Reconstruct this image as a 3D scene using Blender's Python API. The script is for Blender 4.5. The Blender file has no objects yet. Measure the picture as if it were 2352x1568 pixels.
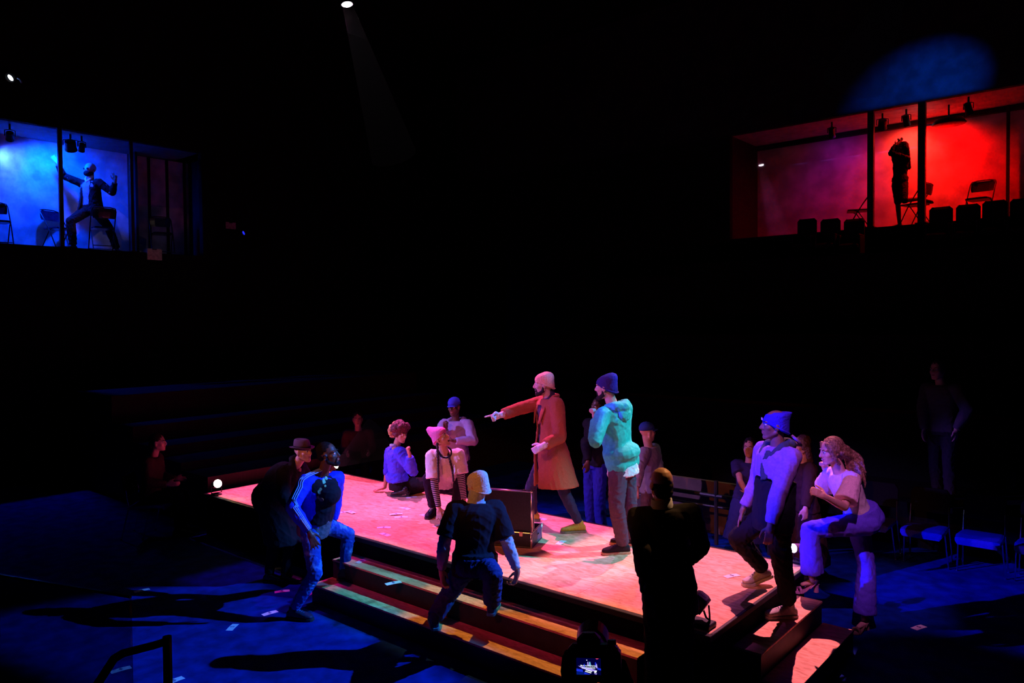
import bpy, math, random
import numpy as np
from mathutils import Vector, Matrix

random.seed(7)
np.random.seed(7)
SC = bpy.context.scene
COL = SC.collection
PI = math.pi

# ---------------------------------------------------------------- camera
IMG_W, IMG_H, FOC = 2352.0, 1568.0, 1728.1
CAM = np.array([9.8238, -5.0718, 2.87])
_yaw, _pit, _rol = math.radians(130.3298), math.radians(-1.4656), math.radians(-0.5228)
FW = np.array([math.cos(_yaw)*math.cos(_pit), math.sin(_yaw)*math.cos(_pit), math.sin(_pit)])
_r0 = np.array([math.sin(_yaw), -math.cos(_yaw), 0.0]); _u0 = np.cross(_r0, FW)
RT = math.cos(_rol)*_r0 + math.sin(_rol)*_u0
UP = -math.sin(_rol)*_r0 + math.cos(_rol)*_u0
FH = np.array([math.cos(_yaw), math.sin(_yaw), 0.0])        # horizontal view direction
RH = np.array([math.sin(_yaw), -math.cos(_yaw), 0.0])       # horizontal right
Z = np.array([0, 0, 1.0])
cd = bpy.data.cameras.new('camera'); cam = bpy.data.objects.new('camera', cd); COL.objects.link(cam)
cd.sensor_width = 36.0; cd.lens = FOC*36.0/IMG_W; cd.clip_start = 0.05; cd.clip_end = 100
M = Matrix.Identity(4)
for i in range(3):
    M[i][0] = RT[i]; M[i][1] = UP[i]; M[i][2] = -FW[i]; M[i][3] = CAM[i]
cam.matrix_world = M
SC.camera = cam

# ---------------------------------------------------------------- world, exposure
w = bpy.data.worlds.new('world'); SC.world = w; w.use_nodes = True
w.node_tree.nodes['Background'].inputs[0].default_value = (0, 0, 0.0, 1)
SC.view_settings.view_transform = 'Standard'; SC.view_settings.look = 'None'
SC.view_settings.exposure = 0.0; SC.view_settings.gamma = 1.0
try: SC.view_settings.use_curve_mapping = False
except Exception: pass

STAGE = 0.57

# ---------------------------------------------------------------- stage lights (theatre lanterns)
def hull(pts):
    pts = sorted(set(pts)); out = []
    for seq in (pts, pts[::-1]):
        h = []
        for p in seq:
            while len(h) > 1 and (h[-1][0]-h[-2][0])*(p[1]-h[-2][1])-(h[-1][1]-h[-2][1])*(p[0]-h[-2][0]) <= 0: h.pop()
            h.append(p)
        out += h[:-1]
    return [Vector(p) for p in out]
def spot(name, loc, target, col, watts, size, blend=0.3, radius=0.05, shutters=None, edge=0.012, area=None, quad=None):
    """A lantern; shutters=(left,right,bottom,top) are its four framing blades, as tangents from the beam axis."""
    L = bpy.data.lights.new(name, 'SPOT')
    L.energy = watts; L.color = col; L.spot_size = math.radians(size); L.spot_blend = blend
    L.shadow_soft_size = radius
    o = bpy.data.objects.new(name, L); COL.objects.link(o)
    d = Vector(target) - Vector(loc)
    o.location = loc; o.rotation_euler = d.to_track_quat('-Z', 'Y').to_euler()
    if area is not None:      # framing blades closed onto these world points
        Mi = o.rotation_euler.to_matrix().transposed(); q = [Mi @ (Vector(p)-Vector(loc)) for p in area]
        xs = [p.x/-p.z for p in q]; ys = [p.y/-p.z for p in q]; shutters = (min(xs), max(xs), min(ys), max(ys))
    if shutters or quad:
        L.use_nodes = True; nt = L.node_tree; N = nt.nodes; K = nt.links
        em = N.get('Emission') or N.new('ShaderNodeEmission')
        tc = N.new('ShaderNodeTexCoord'); sp = N.new('ShaderNodeSeparateXYZ'); K.new(tc.outputs['Normal'], sp.inputs[0])
        def math_(op, a, b=None):
            n = N.new('ShaderNodeMath'); n.operation = op
            for i, v in enumerate((a, b)):
                if v is None: continue
                if isinstance(v, (int, float)): n.inputs[i].default_value = v
                else: K.new(v, n.inputs[i])
            return n.outputs[0]
        az = math_('ABSOLUTE', sp.outputs[2])
        x = math_('DIVIDE', sp.outputs[0], az); y = math_('DIVIDE', sp.outputs[1], az)
        def ramp(v, lo, hi):
            n = N.new('ShaderNodeMapRange'); n.interpolation_type = 'SMOOTHSTEP'
            n.inputs[1].default_value = lo; n.inputs[2].default_value = hi
            K.new(v, n.inputs[0]); return n.outputs[0]
        if quad:             # each blade can also be swung to any angle: close them on four points in order
            Mi = o.rotation_euler.to_matrix().transposed(); q = [Mi @ (Vector(p)-Vector(loc)) for p in quad]
            q = hull([(p.x/-p.z, p.y/-p.z) for p in q]); cen = sum(q, Vector((0, 0)))/len(q); m = None
            for i in range(len(q)):
                e = q[(i+1) % len(q)]-q[i]; n_ = Vector((-e.y, e.x)).normalized()
                if n_.dot(cen-q[i]) < 0: n_ = -n_
                dd = math_('ADD', math_('ADD', math_('MULTIPLY', x, n_.x), math_('MULTIPLY', y, n_.y)), -n_.dot(q[i]))
                rr_ = ramp(dd, -edge, edge); m = rr_ if m is None else math_('MULTIPLY', m, rr_)
        else:
            l, r, b, t = shutters
            m = math_('MULTIPLY', ramp(x, l-edge, l+edge), ramp(x, r+edge, r-edge))
            m = math_('MULTIPLY', m, ramp(y, b-edge, b+edge)); m = math_('MULTIPLY', m, ramp(y, t+edge, t-edge))
        K.new(m, em.inputs['Strength'])
    return o

def rect(x0, x1, y0, y1, z=STAGE): return [(x0, y0, z), (x1, y0, z), (x1, y1, z), (x0, y1, z)]
def lights():
    # magenta profile lantern that is visible at the top of the picture
    spot('lantern_magenta_left', (0.0, 2.51, 7.93), (3.2, 1.05, STAGE), (1.0, .12, .54), 6200, 70, .2, quad=rect(.0, 6.4, .02, 2.02), edge=.006)
    spot('lantern_red_far', (5.6, 6.6, 9.4), (6.4, .9, STAGE), (1.0, .27, .44), 7200, 56, .2, quad=rect(5.3, 7.95, .01, 2.02), edge=.008)
    spot('lantern_lavender', (2.6, 6.4, 9.4), (4.2, 1.0, STAGE), (.60, .16, 1.0), 1700, 60, .3, quad=rect(1.2, 7.3, .25, 1.9), edge=.02)
    # front wash: low level, reaches the treads
    spot('lantern_crimson_front', (5.0, -8.4, 6.8), (5.0, -.2, .4), (1.0, .05, .16), 800, 56, .3, quad=rect(3.2, 7.0, -.55, .0, .3))
    spot('lantern_orange_front', (5.5, -8.4, 6.4), (4.6, 1.0, 1.4), (1.0, .24, .06), 1200, 50, .5, quad=[(.8, .5, STAGE), (7.3, .5, STAGE), (7.3, 1.6, 2.4), (1.2, 1.6, 2.4)], edge=.02)
    # cyan from stage right on the middle of the stage
    spot('lantern_cyan', (11.5, 5.0, 7.2), (6.05, 1.25, 1.4), (.07, .66, 1.0), 5200, 11.5, .7)
    # amber and teal from the far side on the outer half of the front treads
    spot('lantern_amber', (6.5, 6.3, 9.2), (6.0, -.3, .3), (1.0, .46, .08), 3000, 34, .2, quad=rect(4.6, 7.2, -.56, -.10, .3), edge=.004)
    spot('lantern_teal', (3.2, 6.3, 9.2), (3.8, -.4, .3), (.02, .60, 1.0), 3000, 24, .2, quad=rect(3.2, 4.4, -.56, -.10, .3), edge=.004)
    spot('fill_amber_head', (8.2, 5.2, 9.0), (7.12, -.2, 1.75), (1.0, .45, .16), 3600, 4.0, .6)  # added spot that warms the bald head, standing in for spill
    # blue from stage right on the left floor
    spot('lantern_blue_right', (10.3, 5.1, 6.6), (2.9, -1.5, .2), (.04, .20, 1.0), 9800, 50, .2, .04, quad=[(1.9, -.6, 0), (1.9, -1.9, 0), (3.1, -2.7, 0), (5.0, -2.4, 0), (5.7, -.15, 1.8), (5.15, -.15, 2.0), (6.0, -.45, .4), (5.0, -.4, 1.45), (3.5, -1.0, 1.75), (3.5, -.4, 1.7)])
    # blue violet from stage left
    spot('lantern_blue_left', (2.6, -6.2, 5.3), (8.6, 3.4, .3), (.01, .02, 1.0), 10000, 44, .3, .04, quad=[(7.3, 2.9, 0), (9.3, 2.7, 0), (11.2, 4.7, .45), (7.3, 4.8, .5)], edge=.012)
    spot('fill_magenta_floor', (2.8, 3.5, 9.0), (2.5, -.5, 0), (.60, .01, .62), 1900, 24, .3, quad=rect(1.5, 3.6, -1.1, -.06, 0))  # added to turn the floor notes magenta where the framed beams miss them
    spot('lantern_pink_front', (9.8, -3.4, 8.2), (7.6, 1.2, 1.4), (.90, .24, .85), 1700, 34, .4, .05, quad=[(6.8, .4, 1.15), (8.6, 2.0, 1.05), (8.5, 2.2, 2.3), (6.6, 2.0, 2.5)], edge=.02)
    spot('lantern_violet_left', (-2.0, -5.5, 5.4), (3.0, 1.5, 1.35), (.42, .22, 1.0), 4600, 19, .6, .05)
    spot('lantern_violet_faces', (-2.0, -5.5, 4.6), (5.1, 1.45, 2.0), (.24, .09, 1.0), 4200, 11, .6, .05)
    spot('lantern_lilac_front', (9.2, -4.6, 8.4), (5.4, 1.3, 1.5), (.60, .14, .75), 1150, 30, .4, .05, quad=[(4.3, 1.0, .7), (6.4, .7, .7), (6.5, 1.6, 2.5), (4.2, 1.9, 2.5)], edge=.03)
    spot('fill_masked_man', (0, -3.5, 7.5), (-6.2, .75, 5.4), (.75, .6, 1.0), 170, 9, .6, .05)  # extra spot added to lift the white mask out of the dark
lights()

# ---------------------------------------------------------------- projection helpers
def ray(px, py): return FW + RT*((px-IMG_W/2)/FOC) - UP*((py-IMG_H/2)/FOC)
def at(px, py, d): return CAM + ray(px, py)*d
def onz(px, py, z):
    d = ray(px, py); t = (z-CAM[2])/d[2]; return CAM + d*t
def onx(px, py, x):
    d = ray(px, py); return CAM + d*((x-CAM[0])/d[0])
def ony(px, py, y):
    d = ray(px, py); return CAM + d*((y-CAM[1])/d[1])
def depth(p): return float((np.asarray(p)-CAM) @ FW)
def nrm(v):
    v = np.asarray(v, float); n = np.linalg.norm(v); return v/n if n > 1e-9 else v
def face(a, b, c=0.0):                       # a: picture right, b: away from the camera, c: up
    return nrm(a*RH + b*FH + c*Z)

# ---------------------------------------------------------------- materials
MATS = {}
def mat(name, col=(.5, .5, .5), rough=.7, var=.15, scale=25, bump=.15, metal=0.0, stretch=(1, 1, 1), emit=None, spec=.4, col2=None, ramp=(.35, .65), coord='Object'):
    if name in MATS: return MATS[name]
    m = bpy.data.materials.new(name); m.use_nodes = True; nt = m.node_tree; N = nt.nodes; K = nt.links
    b = N['Principled BSDF']
    b.inputs['Roughness'].default_value = rough; b.inputs['Metallic'].default_value = metal
    b.inputs['Specular IOR Level'].default_value = spec
    tc = N.new('ShaderNodeTexCoord'); mp = N.new('ShaderNodeMapping'); mp.inputs['Scale'].default_value = stretch
    K.new(tc.outputs[coord], mp.inputs[0])
    no = N.new('ShaderNodeTexNoise'); no.inputs['Scale'].default_value = scale; no.inputs['Detail'].default_value = 5
    K.new(mp.outputs[0], no.inputs['Vector'])
    cr = N.new('ShaderNodeValToRGB')
    c1 = [max(0, c*(1-var)) for c in col]; c2 = [min(1, c*(1+var)) for c in col] if col2 is None else col2
    if col2 is not None: c1 = col
    cr.color_ramp.elements[0].color = (*c1, 1); cr.color_ramp.elements[1].color = (*c2, 1)
    cr.color_ramp.elements[0].position = ramp[0]; cr.color_ramp.elements[1].position = ramp[1]
    K.new(no.outputs[0], cr.inputs[0]); K.new(cr.outputs[0], b.inputs['Base Color'])
    if bump:
        bp = N.new('ShaderNodeBump'); bp.inputs['Strength'].default_value = bump; bp.inputs['Distance'].default_value = .01
        K.new(no.outputs[0], bp.inputs['Height']); K.new(bp.outputs[0], b.inputs['Normal'])
    if emit:
        b.inputs['Emission Color'].default_value = (*emit[0], 1); b.inputs['Emission Strength'].default_value = emit[1]
    MATS[name] = m
    return m

def mat_stripes(name, c1, c2, axis, period, duty=.5, rough=.8):
    if name in MATS: return MATS[name]
    m = bpy.data.materials.new(name); m.use_nodes = True; nt = m.node_tree; N = nt.nodes; K = nt.links
    b = N['Principled BSDF']; b.inputs['Roughness'].default_value = rough
    tc = N.new('ShaderNodeTexCoord'); vm = N.new('ShaderNodeVectorMath'); vm.operation = 'DOT_PRODUCT'
    K.new(tc.outputs['Object'], vm.inputs[0]); vm.inputs[1].default_value = tuple(np.asarray(axis)/period)
    fr = N.new('ShaderNodeMath'); fr.operation = 'FRACT'; K.new(vm.outputs['Value'], fr.inputs[0])
    cr = N.new('ShaderNodeValToRGB'); cr.color_ramp.interpolation = 'CONSTANT'
    cr.color_ramp.elements[0].color = (*c1, 1); cr.color_ramp.elements[1].color = (*c2, 1); cr.color_ramp.elements[1].position = duty
    K.new(fr.outputs[0], cr.inputs[0]); K.new(cr.outputs[0], b.inputs['Base Color'])
    MATS[name] = m
    return m

def mat_osb(name, c1, c2, rot=0.0):
    if name in MATS: return MATS[name]
    m = bpy.data.materials.new(name); m.use_nodes = True; nt = m.node_tree; N = nt.nodes; K = nt.links
    b = N['Principled BSDF']; b.inputs['Roughness'].default_value = .62; b.inputs['Specular IOR Level'].default_value = .25
    tc = N.new('ShaderNodeTexCoord'); mp = N.new('ShaderNodeMapping'); mp.inputs['Scale'].default_value = (1, 2.6, 1)
    mp.inputs['Rotation'].default_value = (0, 0, rot)
    K.new(tc.outputs['Object'], mp.inputs[0])
    n1 = N.new('ShaderNodeTexNoise'); n1.inputs['Scale'].default_value = 5; n1.inputs['Detail'].default_value = 8; n1.inputs['Distortion'].default_value = 1.6
    n1.inputs['Roughness'].default_value = .65
    K.new(mp.outputs[0], n1.inputs['Vector'])
    n2 = N.new('ShaderNodeTexVoronoi'); n2.inputs['Scale'].default_value = 16; K.new(mp.outputs[0], n2.inputs['Vector'])
    ad = N.new('ShaderNodeMath'); ad.operation = 'MULTIPLY_ADD'; K.new(n2.outputs['Color'], ad.inputs[0]); ad.inputs[1].default_value = .16
    K.new(n1.outputs[0], ad.inputs[2])
    cr = N.new('ShaderNodeValToRGB'); cr.color_ramp.elements[0].color = (*c1, 1); cr.color_ramp.elements[1].color = (*c2, 1)
    cr.color_ramp.elements[0].position = .38; cr.color_ramp.elements[1].position = .68
    K.new(ad.outputs[0], cr.inputs[0]); K.new(cr.outputs[0], b.inputs['Base Color'])
    bp = N.new('ShaderNodeBump'); bp.inputs['Strength'].default_value = .12; bp.inputs['Distance'].default_value = .01
    K.new(ad.outputs[0], bp.inputs['Height']); K.new(bp.outputs[0], b.inputs['Normal'])
    MATS[name] = m
    return m

def mat_emit(name, col, s):
    if name in MATS: return MATS[name]
    m = bpy.data.materials.new(name); m.use_nodes = True; b = m.node_tree.nodes['Principled BSDF']
    b.inputs['Base Color'].default_value = (.02, .02, .02, 1)
    b.inputs['Emission Color'].default_value = (*col, 1); b.inputs['Emission Strength'].default_value = s
    MATS[name] = m
    return m

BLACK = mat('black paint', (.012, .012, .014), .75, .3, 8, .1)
MATTE = mat('matte black cloth', (.006, .006, .008), .95, .3, 30, .2, spec=.1)
METAL = mat('black steel', (.015, .015, .017), .45, .2, 20, .05, spec=.4)
CHROME = mat('chrome', (.8, .8, .82), .15, .05, 10, 0, metal=1.0)

# ---------------------------------------------------------------- mesh builder
def frame_from(d, hint=None):
    d = nrm(d); h = np.array(hint if hint is not None else (0, 0, 1.0), float)
    if abs(d @ nrm(h)) > .98: h = np.array([1.0, 0, 0])
    a = nrm(np.cross(d, h)); b = np.cross(a, d)
    return a, b            # a: side, b: hint-ish

def worldoff(p):
    o = np.zeros(3)
    while p is not None:
        o += np.array(p.location); p = p.parent
    return o

class MB:
    def __init__(s): s.v = []; s.f = []; s.n = 0
    def add(s, v, f):
        v = np.asarray(v, float); s.v.append(v); n = s.n
        s.f += [tuple(i+n for i in q) for q in f]; s.n += len(v); return s
    def box(s, c, size, mx=None, bev=0.0):
        x, y, z = [k/2 for k in size]; c = np.asarray(c, float)
        if bev <= 0:
            v = np.array([(-x,-y,-z),(x,-y,-z),(x,y,-z),(-x,y,-z),(-x,-y,z),(x,-y,z),(x,y,z),(-x,y,z)])
            f = [(0,3,2,1),(4,5,6,7),(0,1,5,4),(1,2,6,5),(2,3,7,6),(3,0,4,7)]
        else:
            e = bev; r = []
            for zz, k in ((-z, e), (-z+e, 0), (z-e, 0), (z, e)):
                X, Y = x-k, y-k; q = e*.6
                r.append([(-X+q,-Y,zz),(X-q,-Y,zz),(X,-Y+q,zz),(X,Y-q,zz),(X-q,Y,zz),(-X+q,Y,zz),(-X,Y-q,zz),(-X,-Y+q,zz)])
            v = np.array([p for rr in r for p in rr]); f = []
            for i in range(3):
                for j in range(8): f.append((i*8+j, i*8+(j+1) % 8, (i+1)*8+(j+1) % 8, (i+1)*8+j))
            f.append(tuple(range(7, -1, -1))); f.append(tuple(range(24, 32)))
        if mx is not None: v = v @ np.asarray(mx, float).T
        return s.add(v+c, f)
    def loft(s, rings, cap=True):
        """rings: list of arrays (k,3)"""
        k = len(rings[0]); v = np.concatenate(rings); f = []
        for i in range(len(rings)-1):
            for j in range(k):
                f.append((i*k+j, i*k+(j+1) % k, (i+1)*k+(j+1) % k, (i+1)*k+j))
        if cap:
            f.append(tuple(range(k-1, -1, -1))); f.append(tuple(range((len(rings)-1)*k, len(rings)*k)))
        return s.add(v, f)
    def tube(s, secs, k=16, cap=True, power=2.0):
        """secs: (center, side vector*rx, front vector*ry)"""
        a = np.arange(k)*2*PI/k; ca, sa = np.cos(a), np.sin(a)
        if power != 2.0:
            q = 2/power; ca = np.sign(ca)*np.abs(ca)**q; sa = np.sign(sa)*np.abs(sa)**q
        return s.loft([np.asarray(c)+np.outer(ca, x)+np.outer(sa, y) for c, x, y in secs], cap)
    def bar(s, p0, p1, r, r1=None, k=8):
        p0 = np.asarray(p0, float); p1 = np.asarray(p1, float); a, b = frame_from(p1-p0); r1 = r if r1 is None else r1
        return s.tube([(p0, a*r, b*r), (p1, a*r1, b*r1)], k)
    def path(s, pts, r, k=8):
        pts = [np.asarray(p, float) for p in pts]; secs = []
        hint = None
        for i, p in enumerate(pts):
            d = nrm((pts[min(i+1, len(pts)-1)]-p)) + nrm(p-pts[max(i-1, 0)])
            if np.linalg.norm(d) < 1e-6: d = np.array([0, 0, 1.0])
            if hint is None: a, b = frame_from(d)
            else:
                d = nrm(d); a = nrm(hint-d*(hint @ d)); b = np.cross(a, d)
            hint = a
            rr = r[i] if isinstance(r, (list, tuple)) else r
            secs.append((p, a*rr, b*rr))
        return s.tube(secs, k)
    def cap(s, p0, r0, p1, r1, k=14, sx=1.0, side=None):
        """tapered capsule; sx widens it along side"""
        p0 = np.asarray(p0, float); p1 = np.asarray(p1, float); d = nrm(p1-p0)
        if side is not None:
            a = nrm(np.asarray(side)-d*(np.asarray(side) @ d)); b = np.cross(d, a)
        else: a, b = frame_from(d)
        secs = []
        for t in (-.98, -.8, -.5, 0): secs.append((p0+d*r0*t, a*r0*math.sqrt(1-t*t)*sx, b*r0*math.sqrt(1-t*t)))
        for t in (0, .5, .8, .98): secs.append((p1+d*r1*t, a*r1*math.sqrt(1-t*t)*sx, b*r1*math.sqrt(1-t*t)))
        return s.tube(secs, k)
    def chain(s, pts, rs, **kw):
        for i in range(len(pts)-1): s.cap(pts[i], rs[i], pts[i+1], rs[i+1], **kw)
        return s
    def ell(s, c, x, y, z, k=16, m=9):
        c = np.asarray(c, float); x, y, z = map(np.asarray, (x, y, z)); secs = []
        for i in range(m):
            t = -.995+1.99*i/(m-1); t = math.sin(t*PI/2); q = math.sqrt(max(1-t*t, 1e-4))
            secs.append((c+z*t, x*q, y*q))
        return s.tube(secs, k)
    def grid(s, fn, nu, nv):
        v = [fn(i/nu, j/nv) for j in range(nv+1) for i in range(nu+1)]; f = []
        for j in range(nv):
            for i in range(nu):
                a = j*(nu+1)+i; f.append((a, a+1, a+nu+2, a+nu+1))
        return s.add(v, f)
    def mesh(s, name, off):
        me = bpy.data.meshes.new(name)
        v = (np.concatenate(s.v)-off) if s.v else np.zeros((0, 3))
        me.from_pydata(v.tolist(), [], s.f); return me
    def build(s, name, m, parent=None, smooth=False, world=False, bevel=0.0, sub=0, thick=0.0):
        me = s.mesh(name, worldoff(parent) if (world and parent) else np.zeros(3))
        me.materials.append(m); o = bpy.data.objects.new(name, me); COL.objects.link(o)
        if parent: o.parent = parent
        if smooth: me.polygons.foreach_set('use_smooth', [True]*len(me.polygons))
        if thick:
            md = o.modifiers.new('t', 'SOLIDIFY'); md.thickness = thick
        if bevel:
            md = o.modifiers.new('b', 'BEVEL'); md.width = bevel; md.segments = 2; md.limit_method = 'ANGLE'
        if sub:
            md = o.modifiers.new('s', 'SUBSURF'); md.levels = sub; md.render_levels = sub
        return o
    def blob(s, name, m, parent, voxel=.009, it=3, wr=0.0, wscale=.07, seed=0, wdir=None):
        """melt all primitives into one continuous surface (world coordinates in)"""
        off = worldoff(parent)
        me = s.mesh(name+'_src', off); o = bpy.data.objects.new(name, me); COL.objects.link(o)
        md = o.modifiers.new('r', 'REMESH'); md.mode = 'VOXEL'; md.voxel_size = voxel
        if it:
            sm = o.modifiers.new('s', 'SMOOTH'); sm.iterations = it; sm.factor = .5
        dg = bpy.context.evaluated_depsgraph_get(); dg.update()
        new = bpy.data.meshes.new_from_object(o.evaluated_get(dg)); new.name = name
        o.modifiers.clear(); o.data = new; bpy.data.meshes.remove(me)
        n = len(new.vertices)
        if wr and n:
            co = np.empty(n*3); new.vertices.foreach_get('co', co); co = co.reshape(-1, 3)
            no = np.empty(n*3); new.vertex_normals.foreach_get('vector', no); no = no.reshape(-1, 3)
            rg = np.random.RandomState(seed+11); d = np.zeros(n); warp = np.zeros(n)
            for _ in range(3): warp += np.sin(co @ (rg.normal(size=3)*2*PI/(wscale*5)) + rg.rand()*6)
            for q in range(6):
                k = rg.normal(size=3); k[2] *= 1.6
                k = nrm(k)*2*PI/(wscale*rg.uniform(.7, 1.8))
                e = np.abs(np.sin((co @ k)*.5 + warp*1.1 + rg.rand()*6))
                d += .55*(1-2*e) if q < 2 else 1.25*((1-e)**3-.25)*rg.choice((1, 1, -1))
            co += no*(d*wr/2.2)[:, None]
            new.vertices.foreach_set('co', co.reshape(-1))
        new.materials.clear(); new.materials.append(m)
        new.polygons.foreach_set('use_smooth', [True]*len(new.polygons)); new.update()
        o.parent = parent
        return o

def empty(name, loc, label=None, cat=None, group=None, rz=0.0):
    o = bpy.data.objects.new(name, None); COL.objects.link(o); o.location = tuple(loc); o.rotation_euler = (0, 0, rz)
    o.empty_display_size = .1
    tag(o, label, cat, group); return o
def tag(o, label=None, cat=None, group=None, kind=None):
    if label: o['label'] = label
    if cat: o['category'] = cat
    if group: o['group'] = group
    if kind: o['kind'] = kind
    return o
def struct(o): o['kind'] = 'structure'; return o
def copy_tree(o, parent=None):
    c = o.copy(); COL.objects.link(c); c.parent = parent
    for ch in list(o.children): copy_tree(ch, c)
    return c

# ---------------------------------------------------------------- room shell
FLOORM = mat('navy painted floor', (.0012, .018, .20), .8, .35, 6, .08, spec=.05)
WALLM = mat('black wall paint', (.006, .006, .009), .9, .3, 4, .1, spec=.1)
def sbox(name, lo, hi, m):
    lo = np.array(lo, float); hi = np.array(hi, float)
    return struct(MB().box((lo+hi)/2, hi-lo).build(name, m))
X0, X1, Y0, Y1, ZC = -7.4, 14.0, -9.0, 13.0, 10.2
sbox('floor', (X0, Y0, -.1), (X1, Y1, 0), FLOORM)
sbox('ceiling', (X0, Y0, ZC), (X1, Y1, ZC+.1), WALLM)
sbox('wall_right', (X1, Y0, 0), (X1+.1, Y1, ZC), WALLM)
sbox('wall_near', (X0, Y0-.1, 0), (X1, Y0, ZC), WALLM)
LX, LZ0, LZ1, LY0, LY1 = -5.7, 4.35, 6.56, -2.6, 3.0        # left box: front plane, floor, ceiling, ends
FY, FZ0, FZ1, FX0, FX1 = 10.8, 4.66, 6.95, 2.7, 9.9         # far box
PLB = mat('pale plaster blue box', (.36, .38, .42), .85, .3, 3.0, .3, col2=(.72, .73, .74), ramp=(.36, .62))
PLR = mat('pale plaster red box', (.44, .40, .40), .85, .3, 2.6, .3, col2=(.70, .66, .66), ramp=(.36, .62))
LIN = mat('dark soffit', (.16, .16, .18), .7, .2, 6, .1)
# left wall with the opening of the box
sbox('wall_left', (LX-.15, Y0, 0), (LX, FY, LZ0), WALLM)
sbox('wall_left_upper', (LX-.15, Y0, LZ1), (LX, FY, ZC), WALLM)
sbox('wall_left_near', (LX-.15, Y0, LZ0), (LX, LY0, LZ1), WALLM)
sbox('wall_left_far', (LX-.15, LY1, LZ0), (LX, FY, LZ1), WALLM)
bxl = -7.0
o = sbox('wall_left_box_back', (bxl-.1, LY0, LZ0), (bxl, LY1+.4, LZ1), PLB)
sbox('floor_left_box', (bxl-.1, LY0, LZ0-.1), (LX-.15, LY1, LZ0), BLACK)
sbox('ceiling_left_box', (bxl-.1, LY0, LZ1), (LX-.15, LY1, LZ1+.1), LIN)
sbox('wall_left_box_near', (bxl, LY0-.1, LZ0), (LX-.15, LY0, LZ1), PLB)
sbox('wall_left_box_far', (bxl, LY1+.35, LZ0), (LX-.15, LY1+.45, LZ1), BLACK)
struct(MB().box((bxl+.19, 2.03, (LZ0+LZ1)/2), (.38, .05, LZ1-LZ0)).build('trim_6', BLACK))  # fin added to keep the blue light off the right end
# curtain-like dark pilasters between the wall panels of the left box
for i, y in enumerate((2.45, 2.85, 3.25)):
    struct(MB().box((bxl+.02, y, (LZ0+LZ1)/2), (.05, .05, LZ1-LZ0)).build('trim_%d' % (i+1), BLACK))
# far wall with the opening of the red box
sbox('wall_far', (LX, FY, 0), (X1, FY+.15, FZ0), WALLM)
sbox('wall_far_upper', (LX, FY, FZ1), (X1, FY+.15, ZC), mat('dark fascia', (.02, .022, .03), .9, .3, 4, .1, spec=.1))
sbox('wall_far_left', (LX, FY, FZ0), (FX0, FY+.15, FZ1), WALLM)
sbox('wall_far_right', (FX1, FY, FZ0), (X1, FY+.15, FZ1), WALLM)
byf = 12.35
sbox('wall_far_box_back', (FX0, byf, FZ0), (FX1, byf+.1, FZ1), PLR)
sbox('floor_far_box', (FX0, FY+.15, FZ0-.1), (FX1, byf+.1, FZ0), BLACK)
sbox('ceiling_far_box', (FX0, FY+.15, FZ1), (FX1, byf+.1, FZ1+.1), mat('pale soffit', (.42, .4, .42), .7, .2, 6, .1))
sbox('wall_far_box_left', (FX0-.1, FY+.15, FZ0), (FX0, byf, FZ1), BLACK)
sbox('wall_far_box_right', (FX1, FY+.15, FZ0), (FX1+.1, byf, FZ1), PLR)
struct(MB().box(((FX0+FX1)/2, byf-.06, FZ1-.05), (FX1-FX0, .1, .1)).build('trim_4', BLACK))

def post(p, h, r, label):
    MBp = MB(); MBp.box((0, 0, h/2), (r*2, r*2, h), bev=.006)
    root = empty('box_post', p, label, 'post', 'steel posts of the boxes')
    MBp.build('shaft', METAL, root)
    MB().box((0, 0, .01), (r*3.2, r*3.2, .02)).build('foot_plate', METAL, root)
    return root
H1 = LZ1-LZ0; H2 = FZ1-FZ0
post((LX+.0-.06, .27, LZ0), H1, .034, 'slim black steel post at the front of the blue lit box, beside the outstretched arm')
post((LX-.06, 1.56, LZ0), H1, .03, 'dark steel post at the right end of the brightly lit blue wall')
post((FX1*0+5.60, FY+.06, FZ0), H2, .055, 'black steel post left of the silhouetted woman in the red box')
post((6.50, FY+.06, FZ0), H2, .062, 'thick black steel post right of the silhouetted woman in the red box')
post((7.70, byf-.12, FZ0), H2, .028, 'thin dark post near the lone folding chair in the red box')

# ---------------------------------------------------------------- lamps inside the boxes and their lights
def hang_lamp(loc, aim, label, size=.12, lens=None, ln=.22):
    """small cylindrical lantern hanging from a yoke; loc = top of its stem"""
    r = empty('hanging_lantern', loc, label, 'lantern')
    d = nrm(aim); a, b = frame_from(d); c = np.array([0, 0, -.22])
    MB().bar((0, 0, 0), (0, 0, -.1), .018).build('clamp', METAL, r)
    y = MB(); y.path([c+a*size*1.15, c+a*size*1.15+np.array([0, 0, .1]), np.array([0, 0, -.1]), c-a*size*1.15+np.array([0, 0, .1]), c-a*size*1.15], .009)
    y.build('yoke', METAL, r)
    h = MB(); h.tube([(c-d*ln*.6, a*size*.5, b*size*.5), (c-d*ln*.5, a*size*.85, b*size*.85), (c+d*ln*.2, a*size*.9, b*size*.9), (c+d*ln*.5, a*size, b*size)], 18, cap=True)
    h.build('housing', METAL, r, smooth=False)
    l = MB(); l.tube([(c+d*(ln*.5+.001), a*size*.88, b*size*.88), (c+d*(ln*.5+.012), a*size*.7, b*size*.7)], 18)
    l.build('lens', lens or mat('dark lens', (.05, .05, .06), .1, .1, 5, 0), r)
    return r, np.array(loc)+c+d*(ln*.5+.05)
hang_lamp((LX-.35, -.45, LZ1), (-.7, .2, -.6), 'small dark lantern hanging under the soffit at the left of the blue box', .07, ln=.16)
hang_lamp((LX-.35, .56, LZ1), (-.6, .3, -.7), 'round black lantern hanging in the blue box, just right of the slim post', .11, ln=.18)
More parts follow.
